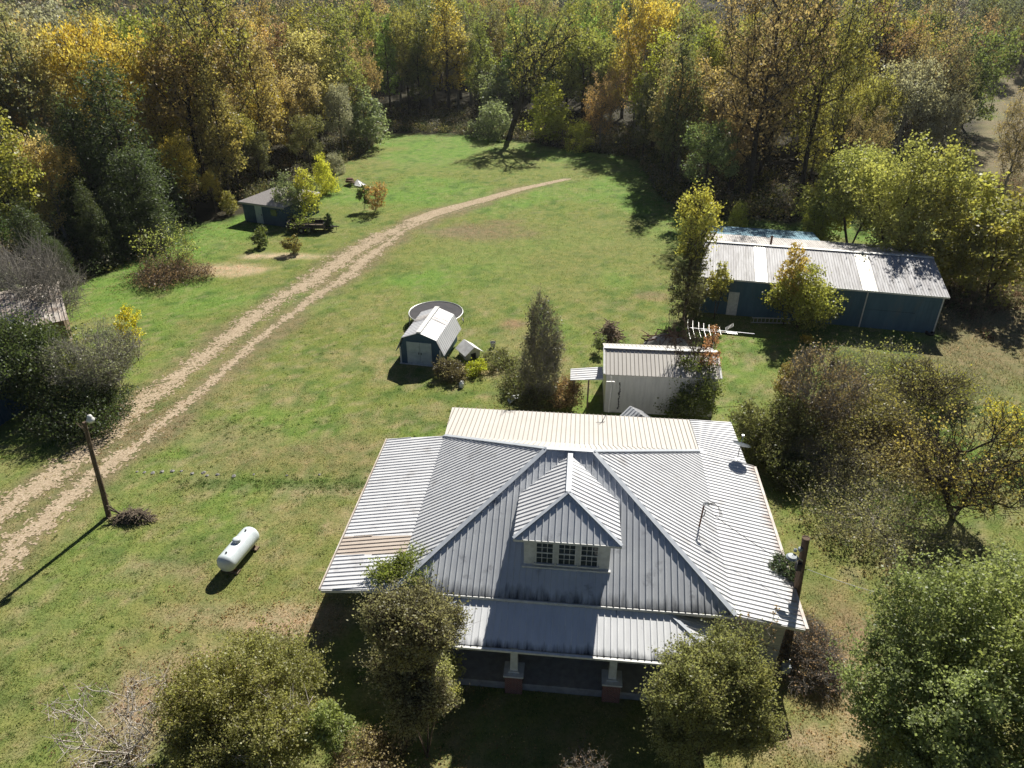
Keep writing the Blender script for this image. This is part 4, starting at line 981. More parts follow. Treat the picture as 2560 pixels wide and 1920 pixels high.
def tree(kind, x, y, Y, col, wf, label, acc=.25, bark='dark', group=None, minH=None):
    P = T(x, y, Y); z0 = float(terr(P[0], P[1])); h = max(P[2]-z0, 1.5)
    i = vc.get(kind, 0); vc[kind] = i+1; (wd, lf), Hp, Wp = PR[kind][i % len(PR[kind])]
    k = h/Hp; e = place(KN[kind], wd, lf, (P[0], P[1], z0-.1), (k*wf, k*wf, k), (i*2.399) % 6.28, CLR[col] if isinstance(col, str) else col, acc, bark, label, 'shrub' if kind == 'shrub' else 'tree', group)
    taken.append((P[0], P[1], 2.6 if kind in ('cedar', 'sapling', 'shrub') else 3.3)); return e
LW, CW, RW_ = 'trees of the left woods', 'trees beyond the clearing', 'trees of the right woods'
for a in [
    ('cedar', 40, 440, 60, 'cedar', 1.5, 'dark cedar at the left photo edge above the bare grey tree', .2, 'dark', LW),
    ('cedar', 108, 500, 59, 'cedar', 1.0, 'short dark cedar just behind the bare grey tree', .2, 'dark', LW),
    ('broad', 75, 300, 68, 'tan', .85, 'tan and gold tree at the left photo edge between dark cedars', .6, 'gray', LW),
    ('cedar', 200, 118, 74, 'cedar', 1.35, 'tallest dark cedar in front of the golden trees on the left', .2, 'dark', LW),
    ('cedar', 140, 215, 70, 'cedar', 1.1, 'dark cedar left of the tallest cedar', .2, 'dark', LW),
    ('cedar', 268, 290, 70, 'cedar', 1.4, 'dark cedar just right of the tallest cedar', .2, 'dark', LW),
    ('cedar', 232, 400, 66.5, 'cedar', 1.4, 'lower dark cedar in front of the tallest cedar', .3, 'dark', LW),
    ('cedar', 305, 415, 69, 'cedar', 1.4, 'dark cedar at the lawn edge left of the weed patch', .3, 'dark', LW),
    ('broad', 175, 55, 92, 'gold', .75, 'tall bright golden tree behind the tallest cedar', .8, 'brown', LW),
    ('broad', 265, 90, 90, 'gold', .75, 'bright golden tree right of the tallest golden one', .7, 'brown', LW),
    ('broad', 20, 70, 96, 'tan', .9, 'pale tan tree in the upper left corner', .4, 'gray', LW),
    ('broad', 90, 10, 108, 'gray', .9, 'grey-green tree near the top left corner', .1, 'gray', LW),
    ('open', 405, -20, 92, 'olive', .95, 'large sparse tree with dark limbs in the middle of the left woods', .8, 'dark', LW),
    ('broad', 380, 295, 80, 'gold', .75, 'orange-gold tree above the weed patch', .6, 'brown', LW),
    ('broad', 448, 370, 81, 'gold', .70, 'golden-brown tree left of the old blue shed', .5, 'brown', LW),
    ('tall', 330, 210, 86, 'gold', 1.1, 'yellow-green tree between the cedars and the orange-gold tree', .6, 'dark', LW),
    ('sapling', 490, 415, 80.5, 'olive', 1.2, 'small olive tree beside the left wall of the old blue shed', .5, 'dark', LW),
    ('broad', 485, 240, 88, 'olive', .8, 'olive tree behind the golden-brown tree left of the shed', .6, 'dark', LW),
    ('broad', 560, 180, 100, 'gold', .75, 'gold and olive tree high above the old blue shed', .6, 'dark', LW),
    ('broad', 545, 285, 92, 'dark', .9, 'dark green tree right behind the old blue shed', .5, 'dark', LW),
    ('tall', 620, 200, 103, 'tan', 1.1, 'tan-gold tree right of the gold and olive one above the shed', .6, 'dark', LW),
    ('broad', 655, 250, 98, 'dark', .9, 'dark olive tree behind the yellow saplings', .5, 'dark', LW),
    ('tall', 500, 50, 112, 'brown', 1.1, 'brownish tree near the top edge of the left woods', .5, 'brown', LW),
    ('tall', 640, 60, 118, 'olive', 1.2, 'olive tree near the top edge above the old shed', .5, 'dark', LW),
    ('broad', 710, 75, 128, 'rust', .8, 'russet tree left of the clearing corner', .4, 'brown', LW),
    ('broad', 775, 125, 122, 'rust', .7, 'low russet tree at the left corner of the clearing', .6, 'brown', LW),
    ('broad', 725, 185, 110, 'gray', .75, 'grey half-bare tree at the left side of the clearing', .1, 'gray', LW),
    ('sapling', 785, 200, 116, 'sage', 1.3, 'grey-white leafed tree at the clearing left corner', .0, 'gray', LW),
    ('sapling', 800, 268, 118, 'gray', 1.4, 'low grey-white bush at the clearing left corner', .0, 'pale', LW),
    ('broad', 870, 30, 150, 'olive', .8, 'olive tree left of the gold-topped tree beyond the clearing', .4, 'dark', CW),
    ('tall', 960, 20, 148, 'gold', 1.25, 'tall gold-topped tree beyond the clearing', .4, 'dark', CW),
    ('tall', 1035, 70, 146, 'green', 1.1, 'green tree right of the gold-topped tree', .5, 'dark', CW),
    ('tall', 900, 100, 147, 'green', 1.1, 'green tree left of the gold-topped tree trunk', .5, 'dark', CW),
    ('sapling', 1075, 150, 138, 'sage', 1.3, 'pale sage tree left of the leaning dark trunk', .2, 'gray', CW),
    ('shrub', 1062, 225, 125, 'sage', 1.1, 'grey-green shrub left of the leaning dark trunk', .0, 'gray', CW),
    ('sapling', 1185, 185, 119, 'lime', 1.35, 'bright yellow-green tree at the far side of the clearing', .3, 'brown', CW),
    ('shrub', 1255, 270, 115, 'lime', 1.0, 'low yellow-green bush right of the bright tree in the clearing', .2, 'brown', CW),
    ('tall', 1290, 40, 142, 'olive', 1.2, 'olive tree in the middle of the woods beyond the clearing', .4, 'dark', CW),
    ('tall', 1330, 90, 134, 'dark', 1.1, 'dark narrow tree right of the bright yellow-green one', .3, 'dark', CW),
    ('tall', 1230, 60, 146, 'dark', 1.2, 'dark tree directly behind the bright yellow-green one', .3, 'dark', CW),
    ('broad', 1405, -25, 124, 'gold', .7, 'tall orange-gold tree at the top edge right of centre', .8, 'pale', CW),
    ('tall', 1430, 105, 112, 'lime', 1.25, 'pale yellow-green tree at the right side of the clearing', .4, 'brown', CW),
    ('tall', 1490, 120, 108, 'lime', 1.15, 'yellow-tipped light green tree right of the clearing', .7, 'brown', RW_),
    ('open', 1690, -30, 86, 'rust', .95, 'big russet tree with forked dark trunks behind the blue barn', .3, 'dark', RW_),
    ('open', 1815, -10, 88, 'olive', .85, 'big olive tree with dark limbs right of the russet one', .6, 'dark', RW_),
    ('broad', 1600, 235, 90, 'rust', .7, 'low rusty-brown tree left of the forked dark trunks', .5, 'dark', RW_),
    ('broad', 1520, 290, 88, 'brown', .7, 'brown half-bare tree at the right lawn corner', .4, 'dark', RW_),
    ('broad', 1590, 70, 105, 'olive', .8, 'olive-gold tree left of the russet tree', .6, 'dark', RW_),
    ('broad', 1985, 135, 97, 'gray', .9, 'wide grey-brown tree with pale twigs in the right woods', .4, 'gray', RW_),
    ('broad', 2065, 205, 95, 'gray', .75, 'grey-green tree at the right end of the woods beside the field', .5, 'brown', RW_),
    ('open', 2040, 100, 104, 'rust', .8, 'sparse pinkish-brown tree behind the wide grey tree', .3, 'gray', RW_),
    ('broad', 1910, 170, 94, 'olive', .75, 'olive tree left of the wide grey-brown tree', .5, 'dark', RW_),
    ('open', 1880, 260, 86, 'brown', .8, 'sparse brown tree with slanting trunks above the bright barn trees', .5, 'dark', RW_),
    ('broad', 2085, 330, 90, 'dark', .7, 'low dark tree at the corner of the right woods and the field', .2, 'dark', RW_),
    ('tall', 1780, 240, 92, 'olive', 1.1, 'yellow-olive tree between the forked trunks and the brown tree', .7, 'dark', RW_),
    ('sapling', 1810, 350, 71.5, (.31, .31, .09), 1.15, 'bright lime tree at the rear left of the barn, leftmost of its clump', .35, 'brown'),
    ('sapling', 2052, 420, 58.5, 'olive', 1.2, 'olive young tree at the rear right corner of the barn', .5, 'brown'),
    ('sapling', 1780, 430, 69, 'lime', 1.0, 'low lime sapling overhanging the blue lean-to roof', .4, 'brown'),
    ('sapling', 2150, 395, 60, (.30, .30, .09), 1.25, 'yellow-green young tree at the right edge beyond the barn', .4, 'brown'),
    ('sapling', 2205, 440, 56, 'olive', 1.2, 'olive young tree cut by the right photo edge', .6, 'brown'),
    ('open', 2235, 215, 85, 'brown', .8, 'half-bare brown tree at the right edge beside the tan field', .3, 'gray'),
    ('shrub', 2100, 470, 66, 'olive', .9, 'dull olive bush between the barn trees and the right edge', .3, 'brown'),
    ('shrub', 2080, 375, 88, 'dark', .8, 'small dark bush on the grass by the tan field', .2, 'dark'),
    ('cedar', 2010, 35, 232, 'cedar', 1.2, 'dark cedar on the far side of the tan field, leftmost', .1, 'dark'),
    ('cedar', 2065, -20, 226, 'cedar', 1.2, 'large dark cedar at the top edge beyond the tan field', .1, 'dark'),
    ('cedar', 2120, 40, 222, 'cedar', 1.4, 'broad dark cedar right in the middle of the far field edge', .1, 'dark'),
    ('broad', 2150, 50, 228, 'gray', 1.0, 'grey tree between the far cedars beyond the tan field', .2, 'gray'),
    ('cedar', 2195, 55, 215, 'cedar', 1.3, 'dark cedar at the far right corner of the tan field', .1, 'dark'),
    ('broad', 1975, 40, 235, 'sage', 1.0, 'pale olive tree left of the far cedars', .4, 'brown'),
]: tree(*a)
# small trees and bushes standing free
for a in [
    ('shrub', 696, 342, 90, (.44, .44, .07), .55, 'bright yellow bush by the woods edge above the trailer', .3, 'brown'),
    ('sapling', 648, 372, 79, 'lime', 1.0, 'yellow-leaved sapling right of the old blue shed', .8, 'brown'),
    ('sapling', 612, 380, 77.5, 'sage', 1.0, 'grey-green bush covering the right side of the old blue shed', .1, 'gray'),
    ('cedar', 672, 380, 86, 'cedar', 1.1, 'small cedar between the yellow bush and the trailer', .3, 'dark'),
    ('shrub', 720, 335, 100, 'gray', .9, 'grey bush at the woods edge behind the bright yellow bush', .2, 'gray'),
    ('shrub', 1600, 445, 72, 'lime', .55, 'small lime shoot poking up behind the blue lean-to roof', .2, 'brown'),
]: tree(*a)

# leaning dark trunk beyond the clearing
lb = D(1098, 303); lt = T(1175, 120, lb[1]+2)
wd, lf = grow(900, Ht=17, Wd=12, base=.45, nclump=80, nleaf=60, lsize=.28, sig=.8, shape='vase', tr=.42, twigs=10, twl=1.6, twr=.03, lean=(5.5, 1))
place('leaning_tree', wd, lf, (lb[0], lb[1], -.1), (1, 1, 1), 0, CLR['olive'], .4, 'dark', 'leaning half-bare tree with a thick dark trunk at the back of the clearing', 'tree', CW)
taken.append((lb[0], lb[1], 4))

# the rest of the woods
def woods_fill():
    r_ = np.random.default_rng(21); out = []
    sp = 7.4
    for Y in np.arange(58, 236, sp*.87):
        for X in np.arange(-150, 150, sp):
            x = X + r_.uniform(-2.6, 2.6); y = Y + r_.uniform(-2.6, 2.6)
            if abs(x) > .735*y+5: continue
            az = math.degrees(math.atan2(x, y)); w = float(in_woods(np.array([x]), np.array([y]))[0])
            if w < 1.6 or (az > 31.2 and math.hypot(x, y) < 212): continue
            if -11 < az < 5 and w < 18: continue
            if any((x-a)**2+(y-b)**2 < c*c for a, b, c in taken): continue
            if w > 45 and r_.random() < .35: continue
            if w > 75 and not (az > 27.5 and 205 < math.hypot(x, y) < 262): continue
            taken.append((x, y, 3)); out.append((x, y, az, w))
    return out, r_
fill, r_ = woods_fill()
recs = []
for x, y, az, w in fill:
    n = float(vnoise(x*.06+3, y*.06+8)); q = r_.random()
    if az < -14: cols = ['gold', 'olive', 'olive', 'brown', 'tan', 'dark', 'green', 'rust']
    elif az < 13: cols = ['olive', 'olive', 'green', 'dark', 'brown', 'green', 'tan', 'sage']
    else: cols = ['brown', 'olive', 'rust', 'olive', 'gray', 'dark', 'brown', 'tan']
    col = cols[int((n*.45+q*.55)*8) % 8]
    kind = 'tall' if q < .42 else ('broad' if q < .8 else 'open')
    if az < -24 and w < 25 and r_.random() < .35: kind, col = 'cedar', 'cedar'
    h = r_.uniform(12.5, 17.5) - (4.0 if w < 5 else 0) + (1.5 if w > 30 else 0)
    if kind == 'cedar': h = r_.uniform(8, 13)
    z0 = float(terr(x, y)); px, py = proj((x, y, z0+h))
    recs.append((x, y, z0, h, az, w, col, kind, px, py))
ORD = ['leftmost', 'second', 'third', 'fourth', 'fifth', 'sixth', 'seventh', 'eighth', 'ninth', 'tenth', 'eleventh', 'twelfth', 'thirteenth', 'fourteenth', 'fifteenth', 'sixteenth', 'seventeenth', 'eighteenth', 'nineteenth', 'twentieth', 'last-but-few']
CN = dict(gold='golden', tan='tan', olive='olive-green', green='green', rust='russet', brown='brown', cedar='dark cedar', gray='grey', dark='dark green', sage='pale sage', lime='lime', orange='orange')
KD = dict(tall='narrow', broad='bushy', open='sparse', cedar='cone-shaped')
bandn = lambda w: 'at the woods edge' if w < 8 else ('just behind the edge trees' if w < 20 else ('deep in the woods' if w < 38 else 'in the farthest rows'))
zonen = lambda az: 'left of the lawn' if az < -14 else ('beyond the clearing' if az < 13 else ('behind the blue barn' if az < 27 else 'around the far tan field'))
groups = {}
for r in recs: groups.setdefault((r[6], r[7], bandn(r[5]), zonen(r[4])), []).append(r)
for (col, kind, bn, zn), rs in groups.items():
    rs.sort(key=lambda r: r[8])
    for i, r in enumerate(rs):
        x, y, z0, h, az, w = r[:6]
        i2 = vc.get(kind, 0); vc[kind] = i2+1; (wd, lf), Hp, Wp = PR[kind][i2 % len(PR[kind])]
        k = h/Hp; wf = r_.uniform(.8, 1.05); jc = tuple(c*r_.uniform(.85, 1.15) for c in CLR[col])
        name = CN[col] if col == 'cedar' else f'{KD[kind]} {CN[col]} tree'
        ordn = 'only' if len(rs) == 1 else ORD[min(i, 20)]
        lab = f'{name} {bn} {zn}' + ('' if len(rs) == 1 else f', {ordn}' + (' such' if i == 0 else ' from left'))
        place(KN[kind], wd, lf, (x, y, z0-.1), (k*wf, k*wf, k), r_.uniform(0, 6.28), jc, float(r_.uniform(.2, .8)), 'dark' if r_.random() < .7 else 'gray', lab, 'tree', LW if az < -14 else (CW if az < 13 else RW_))
print('fill trees', len(recs))

# far wooded hills: one mass
def leaf_mass(name, label, pts, cols, size, n_, sq, kind='stuff', cat='woods', aspect=.6, flat=.35):
    r_ = np.random.default_rng(len(pts)); pts = np.array(pts); m = len(pts); idx = np.repeat(np.arange(m), n_); K = len(idx)
    g1 = r_.normal(0, 1, (K, 3)); g1 /= np.linalg.norm(g1, axis=1)[:, None]; g1 *= (r_.random((K, 1))**.4)*pts[idx, 3:4]; g1[:, 2] *= sq
    P = pts[idx, :3]+g1; P[:, 2] = np.maximum(P[:, 2], terr(P[:, 0], P[:, 1])+.02)
    nr = r_.normal(0, 1, (K, 3)); nr[:, 2] += flat; nr /= np.linalg.norm(nr, axis=1)[:, None]
    t = np.cross(nr, r_.normal(0, 1, (K, 3))); t /= np.linalg.norm(t, axis=1)[:, None]; b = np.cross(nr, t); s = (np.asarray(size)*(.6+.8*r_.random(K)))[:, None]
    V = np.stack([P-t*s*.5, P-b*s*.5*aspect, P+t*s*.5, P+b*s*.5*aspect], 1).reshape(-1, 3)
    me = fast_mesh(name, V, np.arange(K*4).reshape(-1, 4)); c = np.array(cols)[idx]*(.55+.9*r_.random(K))[:, None]
    color_attr(me, np.repeat(c, 4, 0)); me.materials.append(M['blade'])
    return tag(link(bpy.data.objects.new(name, me)), label, cat, kind=kind)
pts, cols = [], []
r2 = np.random.default_rng(5)
for k in range(900):
    y = r2.uniform(170, 420); x = r2.uniform(-.85, .85)*y; az = math.degrees(math.atan2(x, y))
    if az > 24 and math.hypot(x, y) < 262: continue
    z = float(terr(x, y)); hh = r2.uniform(6, 11)
    pts.append((x, y, z+hh, r2.uniform(3.5, 5.5))); c = CLR[['olive', 'brown', 'green', 'tan', 'cedar', 'sage', 'dark'][r2.integers(7)]]; cols.append(c)
    pts.append((x+r2.normal(), y, z+hh*.45, 3.5)); cols.append(tuple(v*.8 for v in c))
leaf_mass('far_woods', 'far wooded hillside of mixed autumn trees', pts, cols, .8, 150, 1.1)
# undergrowth along the woods edge
pts, cols = [], []
for k in range(5600):
    j = r2.integers(len(woodsedge)-1); f = r2.random(); p = woodsedge[j]*(1-f)+woodsedge[j+1]*f; d = p/np.linalg.norm(p); w = abs(r2.normal(0, 13))+.3+.8*r2.random()
    p = p + d*w; az = math.degrees(math.atan2(*p))
    if az > 32: continue
    if -24.5 < az < -16 and 70 < p[1] < 85: continue
    rr_ = r2.uniform(.4, 1.1); pts.append((p[0], p[1], rr_*r2.uniform(.4, 1.3), rr_)); cols.append(CLR[['dark', 'brown', 'gray', 'dark', 'olive', 'cedar'][r2.integers(6)]])
leaf_mass('undergrowth', 'tangled brown and green undergrowth below the woods edge', pts, cols, .22, 42, 1.0, cat='undergrowth')
pts, cols = [], []
for k in range(5200):
    az = R(r2.uniform(30.5, 40)); dd = r2.uniform(47, 120)*1.0
    x, y = dd*math.sin(az), dd*math.cos(az)
    if y < 40+(az-R(33))*20 or float(fbm(np.array([x*.12]), np.array([y*.12]), 3)[0]) < .42: continue
    if x < 36 and y < 62: continue
    rr_ = r2.uniform(.25, .6); pts.append((x, y, rr_*.5, rr_)); cols.append([(.26, .20, .11), (.20, .13, .08), (.18, .20, .08), (.30, .25, .15)][r2.integers(4)])
leaf_mass('tall_weeds', 'rough tan and brown weeds right of the blue barn', pts, cols, .16, 26, .8, cat='weeds')

# ------------------------------------------------------------------ bushes near the house (each grown for itself)
def fit(cx, cy, wpx, hpx, df=1.0, zb=0.0):
    z = zb+.5; Wd = 3
    for _ in range(6):
        P = D(cx, cy, z); sl = math.sqrt(P[0]**2+P[1]**2+(CAM_H-z)**2); dep = math.asin((CAM_H-z)/sl); q = F_PX/1.1573/sl*1.0
        Wd = wpx/q; Hh = max((hpx/q - Wd*df*math.sin(dep)*.8)/math.cos(dep), Wd*.3); z = zb+Hh*.5
    return P[0], P[1], Wd, Hh
seedc = [2000]
def bush(name, label, cx, cy, wpx, hpx, col, nclump=120, nleaf=120, ls=.09, sig=None, acc=.3, bark='brown', shape='mound', twigs=6, df=1.0, zb=0.0, stems=6, cat='bush', base=.06, H=None, W=None, twr=.008, twl=None, tr=None, inner=.25, up=0, spray=.5, at=None, lean=(0, 0), parts=('stem', 'foliage'), subs=None):
    x, y, Wd, Hh = fit(cx, cy, wpx, hpx, df, zb); Hh = H or Hh; Wd = W or Wd
    if at is not None: x, y = at
    seedc[0] += 1
    if subs is None: subs = 0 if shape in ('column', 'cone', 'vase') else (9 if Wd > 3 else 5)
    wd, lf = grow(seedc[0], Ht=Hh, Wd=Wd, base=base, nclump=nclump, nleaf=nleaf, lsize=ls, sig=sig or Wd*.085, shape=shape, tr=tr or .02+Wd*.012, stems=stems, twigs=twigs, twl=twl or Wd*.16, twr=twr, inner=inner, up=up, lean=lean, subs=subs, spray=spray)
    return place(name, wd, lf, (x, y, zb), (1, df, 1), 0, CLR[col] if isinstance(col, str) else col, acc, bark, label, cat, parts=parts)
bush('yellow_green_bush', 'large yellow-green bush on the lawn left of the front porch', 532, 1548, 285, 275, (.27, .265, .10), 340, 240, .078, acc=.35, sig=.26, twigs=9, twr=.007, twl=.75, spray=.7)
bush('vine_thicket', 'tall tangle of vines climbing the front left corner of the porch', 908, 1480, 205, 390, (.25, .235, .14), 360, 150, .074, acc=.25, sig=.22, twl=.75, spray=.65, twigs=16, stems=5, shape='round', subs=12, bark='brown', df=.8)
bush('roof_vine', 'green vine mound growing over the eave of the left wing roof', 888, 1232, 150, 105, (.17, .20, .05), 90, 120, .085, acc=.4, zb=2.75, twigs=6, df=.8, cat='vine', H=1.25)
bush('pale_bush', 'pale olive leafy sprays on the right side of the vine tangle', 945, 1475, 120, 150, (.38, .38, .17), 90, 90, .10, acc=.3, twigs=6, H=2.3, sig=.2)
bush('porch_bush', 'large leafy bush hiding the right corner of the porch', 1530, 1530, 245, 285, (.23, .235, .11), 340, 200, .078, acc=.4, sig=.24, twl=.75, spray=.7, twigs=10, shape='round', subs=12, df=.7)
bush('broad_green_tree', 'dense light green tree filling the bottom right corner', 2110, 1530, 420, 540, (.24, .275, .12), 460, 420, .09, acc=.3, sig=.34, twl=.95, spray=.6, shape='round', subs=12, cat='tree', stems=1, tr=.2, parts=('trunk', 'crown'))
bush('twiggy_shrub', 'bare pale-stemmed shrub with brown seed heads at the bottom left', 262, 1590, 210, 190, (.17, .10, .075), 70, 14, .08, acc=.1, bark='pale', twigs=5, stems=6, shape='vase', twr=.014, twl=.6, tr=.07, H=2.4)
bush('bare_shrub', 'bare grey-stemmed shrub in front of the large yellow-green bush', 610, 1625, 170, 130, (.2, .12, .08), 34, 3, .06, acc=.1, bark='pale', twigs=4, stems=5, shape='vase', twr=.015, twl=.55, tr=.07, H=2.6)
bush('straw_bush', 'straw-coloured brush at the bottom edge below the vine tangle', 800, 1640, 170, 110, (.34, .28, .15), 80, 60, .08, acc=.2, twigs=14)
bush('soft_green_bush', 'soft pale green bush in the sun between the two big front bushes', 715, 1590, 90, 150, (.27, .31, .12), 70, 80, .085, acc=.2, twigs=5)
bush('low_twigs', 'low twiggy weeds at the bottom edge in front of the porch shade', 1275, 1668, 130, 50, (.24, .17, .12), 30, 20, .07, acc=.1, twigs=8, bark='gray')
bush('shed_tree', 'bushy dark green tree squeezed between the tin shed and the house', 1478, 838, 140, 145, (.13, .16, .045), 130, 110, .12, acc=.4, cat='tree', twigs=6, shape='round', H=3.4, stems=2, at=tuple(D(1482, 885)[:2]), parts=('trunk', 'crown'))
bush('red_tipped_sapling', 'reddish-leaved sapling rising in front of the tin shed roof', 1520, 770, 60, 110, (.42, .22, .13), 46, 34, .10, acc=.2, cat='tree', twigs=6, shape='column', H=4.9, at=tuple(D(1517, 878)[:2]), W=1.6, base=.45, stems=1, parts=('trunk', 'crown'))
bush('bare_sapling', 'bare thin sapling with fanned branches before the tin shed roof', 1462, 740, 80, 150, 'brown', 46, 0, .1, cat='tree', twigs=6, shape='vase', H=5.4, at=tuple(D(1463, 876)[:2]), W=2.6, base=.5, stems=2, bark='brown', twr=.014, twl=.9, tr=.05, up=.8, parts=('trunk', 'crown'))
bush('column_tree', 'dark narrow half-bare tree standing alone behind the house', 1165, 730, 95, 290, (.15, .14, .08), 190, 36, .12, acc=.2, cat='tree', twigs=18, shape='column', bark='gray', H=7.2, at=tuple(D(1165, 868)[:2]), W=2.7, sig=.26, stems=3, twl=.75, up=.9, parts=('trunk', 'crown'))
bush('dark_bush', 'dark bush wrapped round the foot of the narrow tree', 1150, 838, 150, 90, (.12, .13, .055), 90, 70, .11, acc=.2, twigs=9)
bush('dry_bush', 'dry reddish-brown bush left of the tin shed awning', 1228, 850, 80, 80, (.30, .20, .11), 70, 50, .10, acc=.2, twigs=10)
bush('shed_brush', 'dark tangled brush at the right wall of the garden shed', 975, 798, 70, 55, (.13, .11, .06), 70, 70, .10, acc=.2, twigs=12)
bush('low_green_bush', 'low yellow-green bush right below the collapsed doghouse', 1028, 792, 50, 42, (.33, .36, .05), 40, 45, .11, acc=.5, twigs=5)
bush('low_brush', 'low grey-green brush between the doghouse and the narrow tree', 1085, 775, 80, 40, (.17, .18, .08), 60, 45, .10, acc=.2, twigs=8)
bush('stump_weeds', 'grassy weeds at the left foot of the uprooted stump', 1295, 742, 34, 45, (.20, .23, .10), 24, 50, .10, acc=.1, twigs=6)
# right thicket
bush('thicket_bush', 'dark leafy thicket right beside the back corner of the house', 1665, 935, 150, 150, (.15, .155, .06), 140, 80, .12, acc=.3, twigs=10)
bush('twig_thicket', 'tall brown twiggy thicket behind the right side of the house', 1765, 860, 150, 220, (.20, .15, .09), 130, 60, .11, acc=.2, twigs=11, bark='gray', shape='vase', up=.7, twr=.018)
bush('reddish_thicket', 'small reddish-green bush at the left end of the thicket', 1700, 825, 70, 90, (.24, .19, .08), 60, 60, .11, acc=.6, twigs=8)
bush('olive_thicket', 'olive and brown brush in the middle of the right thicket', 1880, 870, 190, 150, (.22, .20, .08), 170, 85, .12, acc=.5, twigs=8, bark='gray', twr=.014)
bush('orange_brush', 'orange-brown brush around the gnarled tree in the right thicket', 1935, 965, 210, 130, (.27, .225, .10), 160, 62, .12, acc=.5, twigs=8, bark='brown')
bush('yellow_brush', 'yellow-tipped brush at the far side of the right thicket', 2010, 830, 170, 100, (.28, .28, .06), 110, 46, .12, acc=.8, twigs=14, bark='gray')
bush('old_fruit_tree', 'gnarled fruit tree with a dark trunk at the right end of the thicket', 2070, 960, 300, 240, (.34, .29, .10), 110, 30, .13, acc=.6, cat='tree', shape='vase', stems=2, twigs=16, bark='dark', tr=.17, at=tuple(D(2058, 1120)[:2]), H=4.6, W=6.4, base=.35, twr=.014, parts=('trunk', 'crown'))
bush('small_gnarled_tree', 'small gnarled dark tree in the middle of the right thicket', 1990, 860, 130, 110, (.22, .20, .08), 60, 22, .12, acc=.4, cat='tree', shape='vase', stems=1, twigs=14, bark='dark', tr=.11, H=2.8, base=.35, twr=.014, parts=('trunk', 'crown'))
bush('grey_undergrowth', 'low grey and brown weeds below the right thicket', 1900, 1075, 300, 120, (.25, .235, .13), 130, 60, .10, acc=.2, twigs=6, bark='gray', H=.9)
bush('middle_brush', 'grey-brown brush filling the gap in the middle of the right thicket', 1800, 960, 210, 150, (.22, .20, .10), 130, 44, .11, acc=.3, twigs=12, bark='gray')
bush('back_brush', 'wispy olive brush at the back of the right thicket', 1935, 800, 220, 80, (.25, .26, .10), 110, 60, .11, acc=.4, twigs=14, bark='gray')
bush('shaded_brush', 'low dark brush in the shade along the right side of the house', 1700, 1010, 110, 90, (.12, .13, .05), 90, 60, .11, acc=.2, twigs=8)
bush('yellow_weeds', 'yellow-leaved weeds at the right edge beyond the gnarled fruit tree', 2175, 925, 90, 110, (.44, .40, .07), 60, 26, .11, acc=.6, twigs=8)
bush('red_brush', 'dry reddish brush along the right wall of the house', 1752, 1365, 150, 190, (.36, .24, .16), 190, 26, .075, acc=.1, twigs=22, bark='gray', H=1.2, subs=0, twl=.5)
bush('corner_vine', 'dark green creeper spreading from the utility pole onto the roof', 1697, 1228, 55, 45, (.09, .13, .06), 46, 50, .07, acc=.1, zb=2.55, twigs=12, cat='vine', H=.6, df=1.1)
for k, (cx, cy) in enumerate(((1592, 1300), (1640, 1318))):
    bush('dry_seedling', ['thin seed-headed stalk against the right roof edge, left of two', 'thin seed-headed stalk against the right roof edge, right of two'][k], cx, cy, 30, 70, (.36, .24, .12), 14, 8, .07, twigs=3, shape='column', H=3.6, W=.7, at=HL(13.2+k*1.0, -.3)[:2], base=.55, stems=1, bark='gray', tr=.02, twl=.3)
# left clump
bush('bare_grey_tree', 'bare grey many-branched tree at the left edge over the old tin roof', 150, 610, 215, 170, 'gray', 80, 4, .1, cat='tree', shape='vase', stems=3, twigs=22, bark='gray', tr=.10, H=6.2, W=6.6, at=tuple(D(128, 735)[:2]), base=.34, twr=.015, twl=1.7, sig=.7, parts=('trunk', 'crown'))
bush('dark_cedar_bush', 'dark green cedar bush at the left edge below the tin roof', 62, 790, 190, 190, (.075, .10, .035), 200, 140, .14, acc=.2, shape='round', bark='dark', H=5.2)
bush('cedar_skirt', 'low dark cedar boughs beside the track at the foot of the left clump', 190, 880, 180, 110, (.06, .085, .03), 150, 110, .11, acc=.35, bark='dark', H=2.4)
bush('grey_twig_bush', 'big grey twiggy bush in the middle of the left clump', 215, 775, 165, 200, (.20, .21, .13), 170, 60, .10, acc=.2, shape='round', twigs=13, twr=.013, bark='gray', H=4.4, stems=5)
bush('white_leaf_bush', 'pale silvery bush at the left photo edge beside the old tin roof', 38, 665, 70, 75, (.42, .43, .36), 60, 60, .13, acc=.0, shape='round', H=4.6, bark='dark')
bush('yellow_vine', 'bright yellow vine down the right side of the left clump', 285, 728, 55, 110, (.55, .50, .05), 46, 34, .13, acc=.5, twigs=5, cat='vine')
bush('lime_sprig', 'yellow-green sprig on the front of the grey twiggy bush', 152, 830, 50, 40, (.30, .33, .05), 26, 40, .11, acc=.3, twigs=3, H=2.9)
bush('weed_patch', 'brown weed patch at the woods edge in the left lawn', 365, 575, 165, 55, (.20, .13, .085), 110, 36, .13, acc=.1, twigs=14, H=1.1)
bush('weed_saplings', 'thin green saplings growing out of the brown weed patch', 375, 545, 130, 90, (.27, .30, .09), 60, 22, .16, acc=.4, twigs=7, shape='vase', H=3.2, stems=7, up=.8)
bush('bare_lawn_bush', 'small dark green bush on the bare strip, left of two', 563, 515, 34, 42, (.12, .15, .05), 30, 50, .14, acc=.5, twigs=5, shape='round')
bush('bare_lawn_bush', 'small brownish bush on the bare strip, right of two', 632, 530, 36, 42, (.22, .19, .07), 30, 50, .14, acc=.5, twigs=6, shape='round')
bush('orange_lawn_bush', 'orange and yellow bush alone in the lawn beside the track', 808, 428, 52, 64, (.36, .23, .10), 50, 34, .15, acc=.5, twigs=10, shape='vase', base=.1)
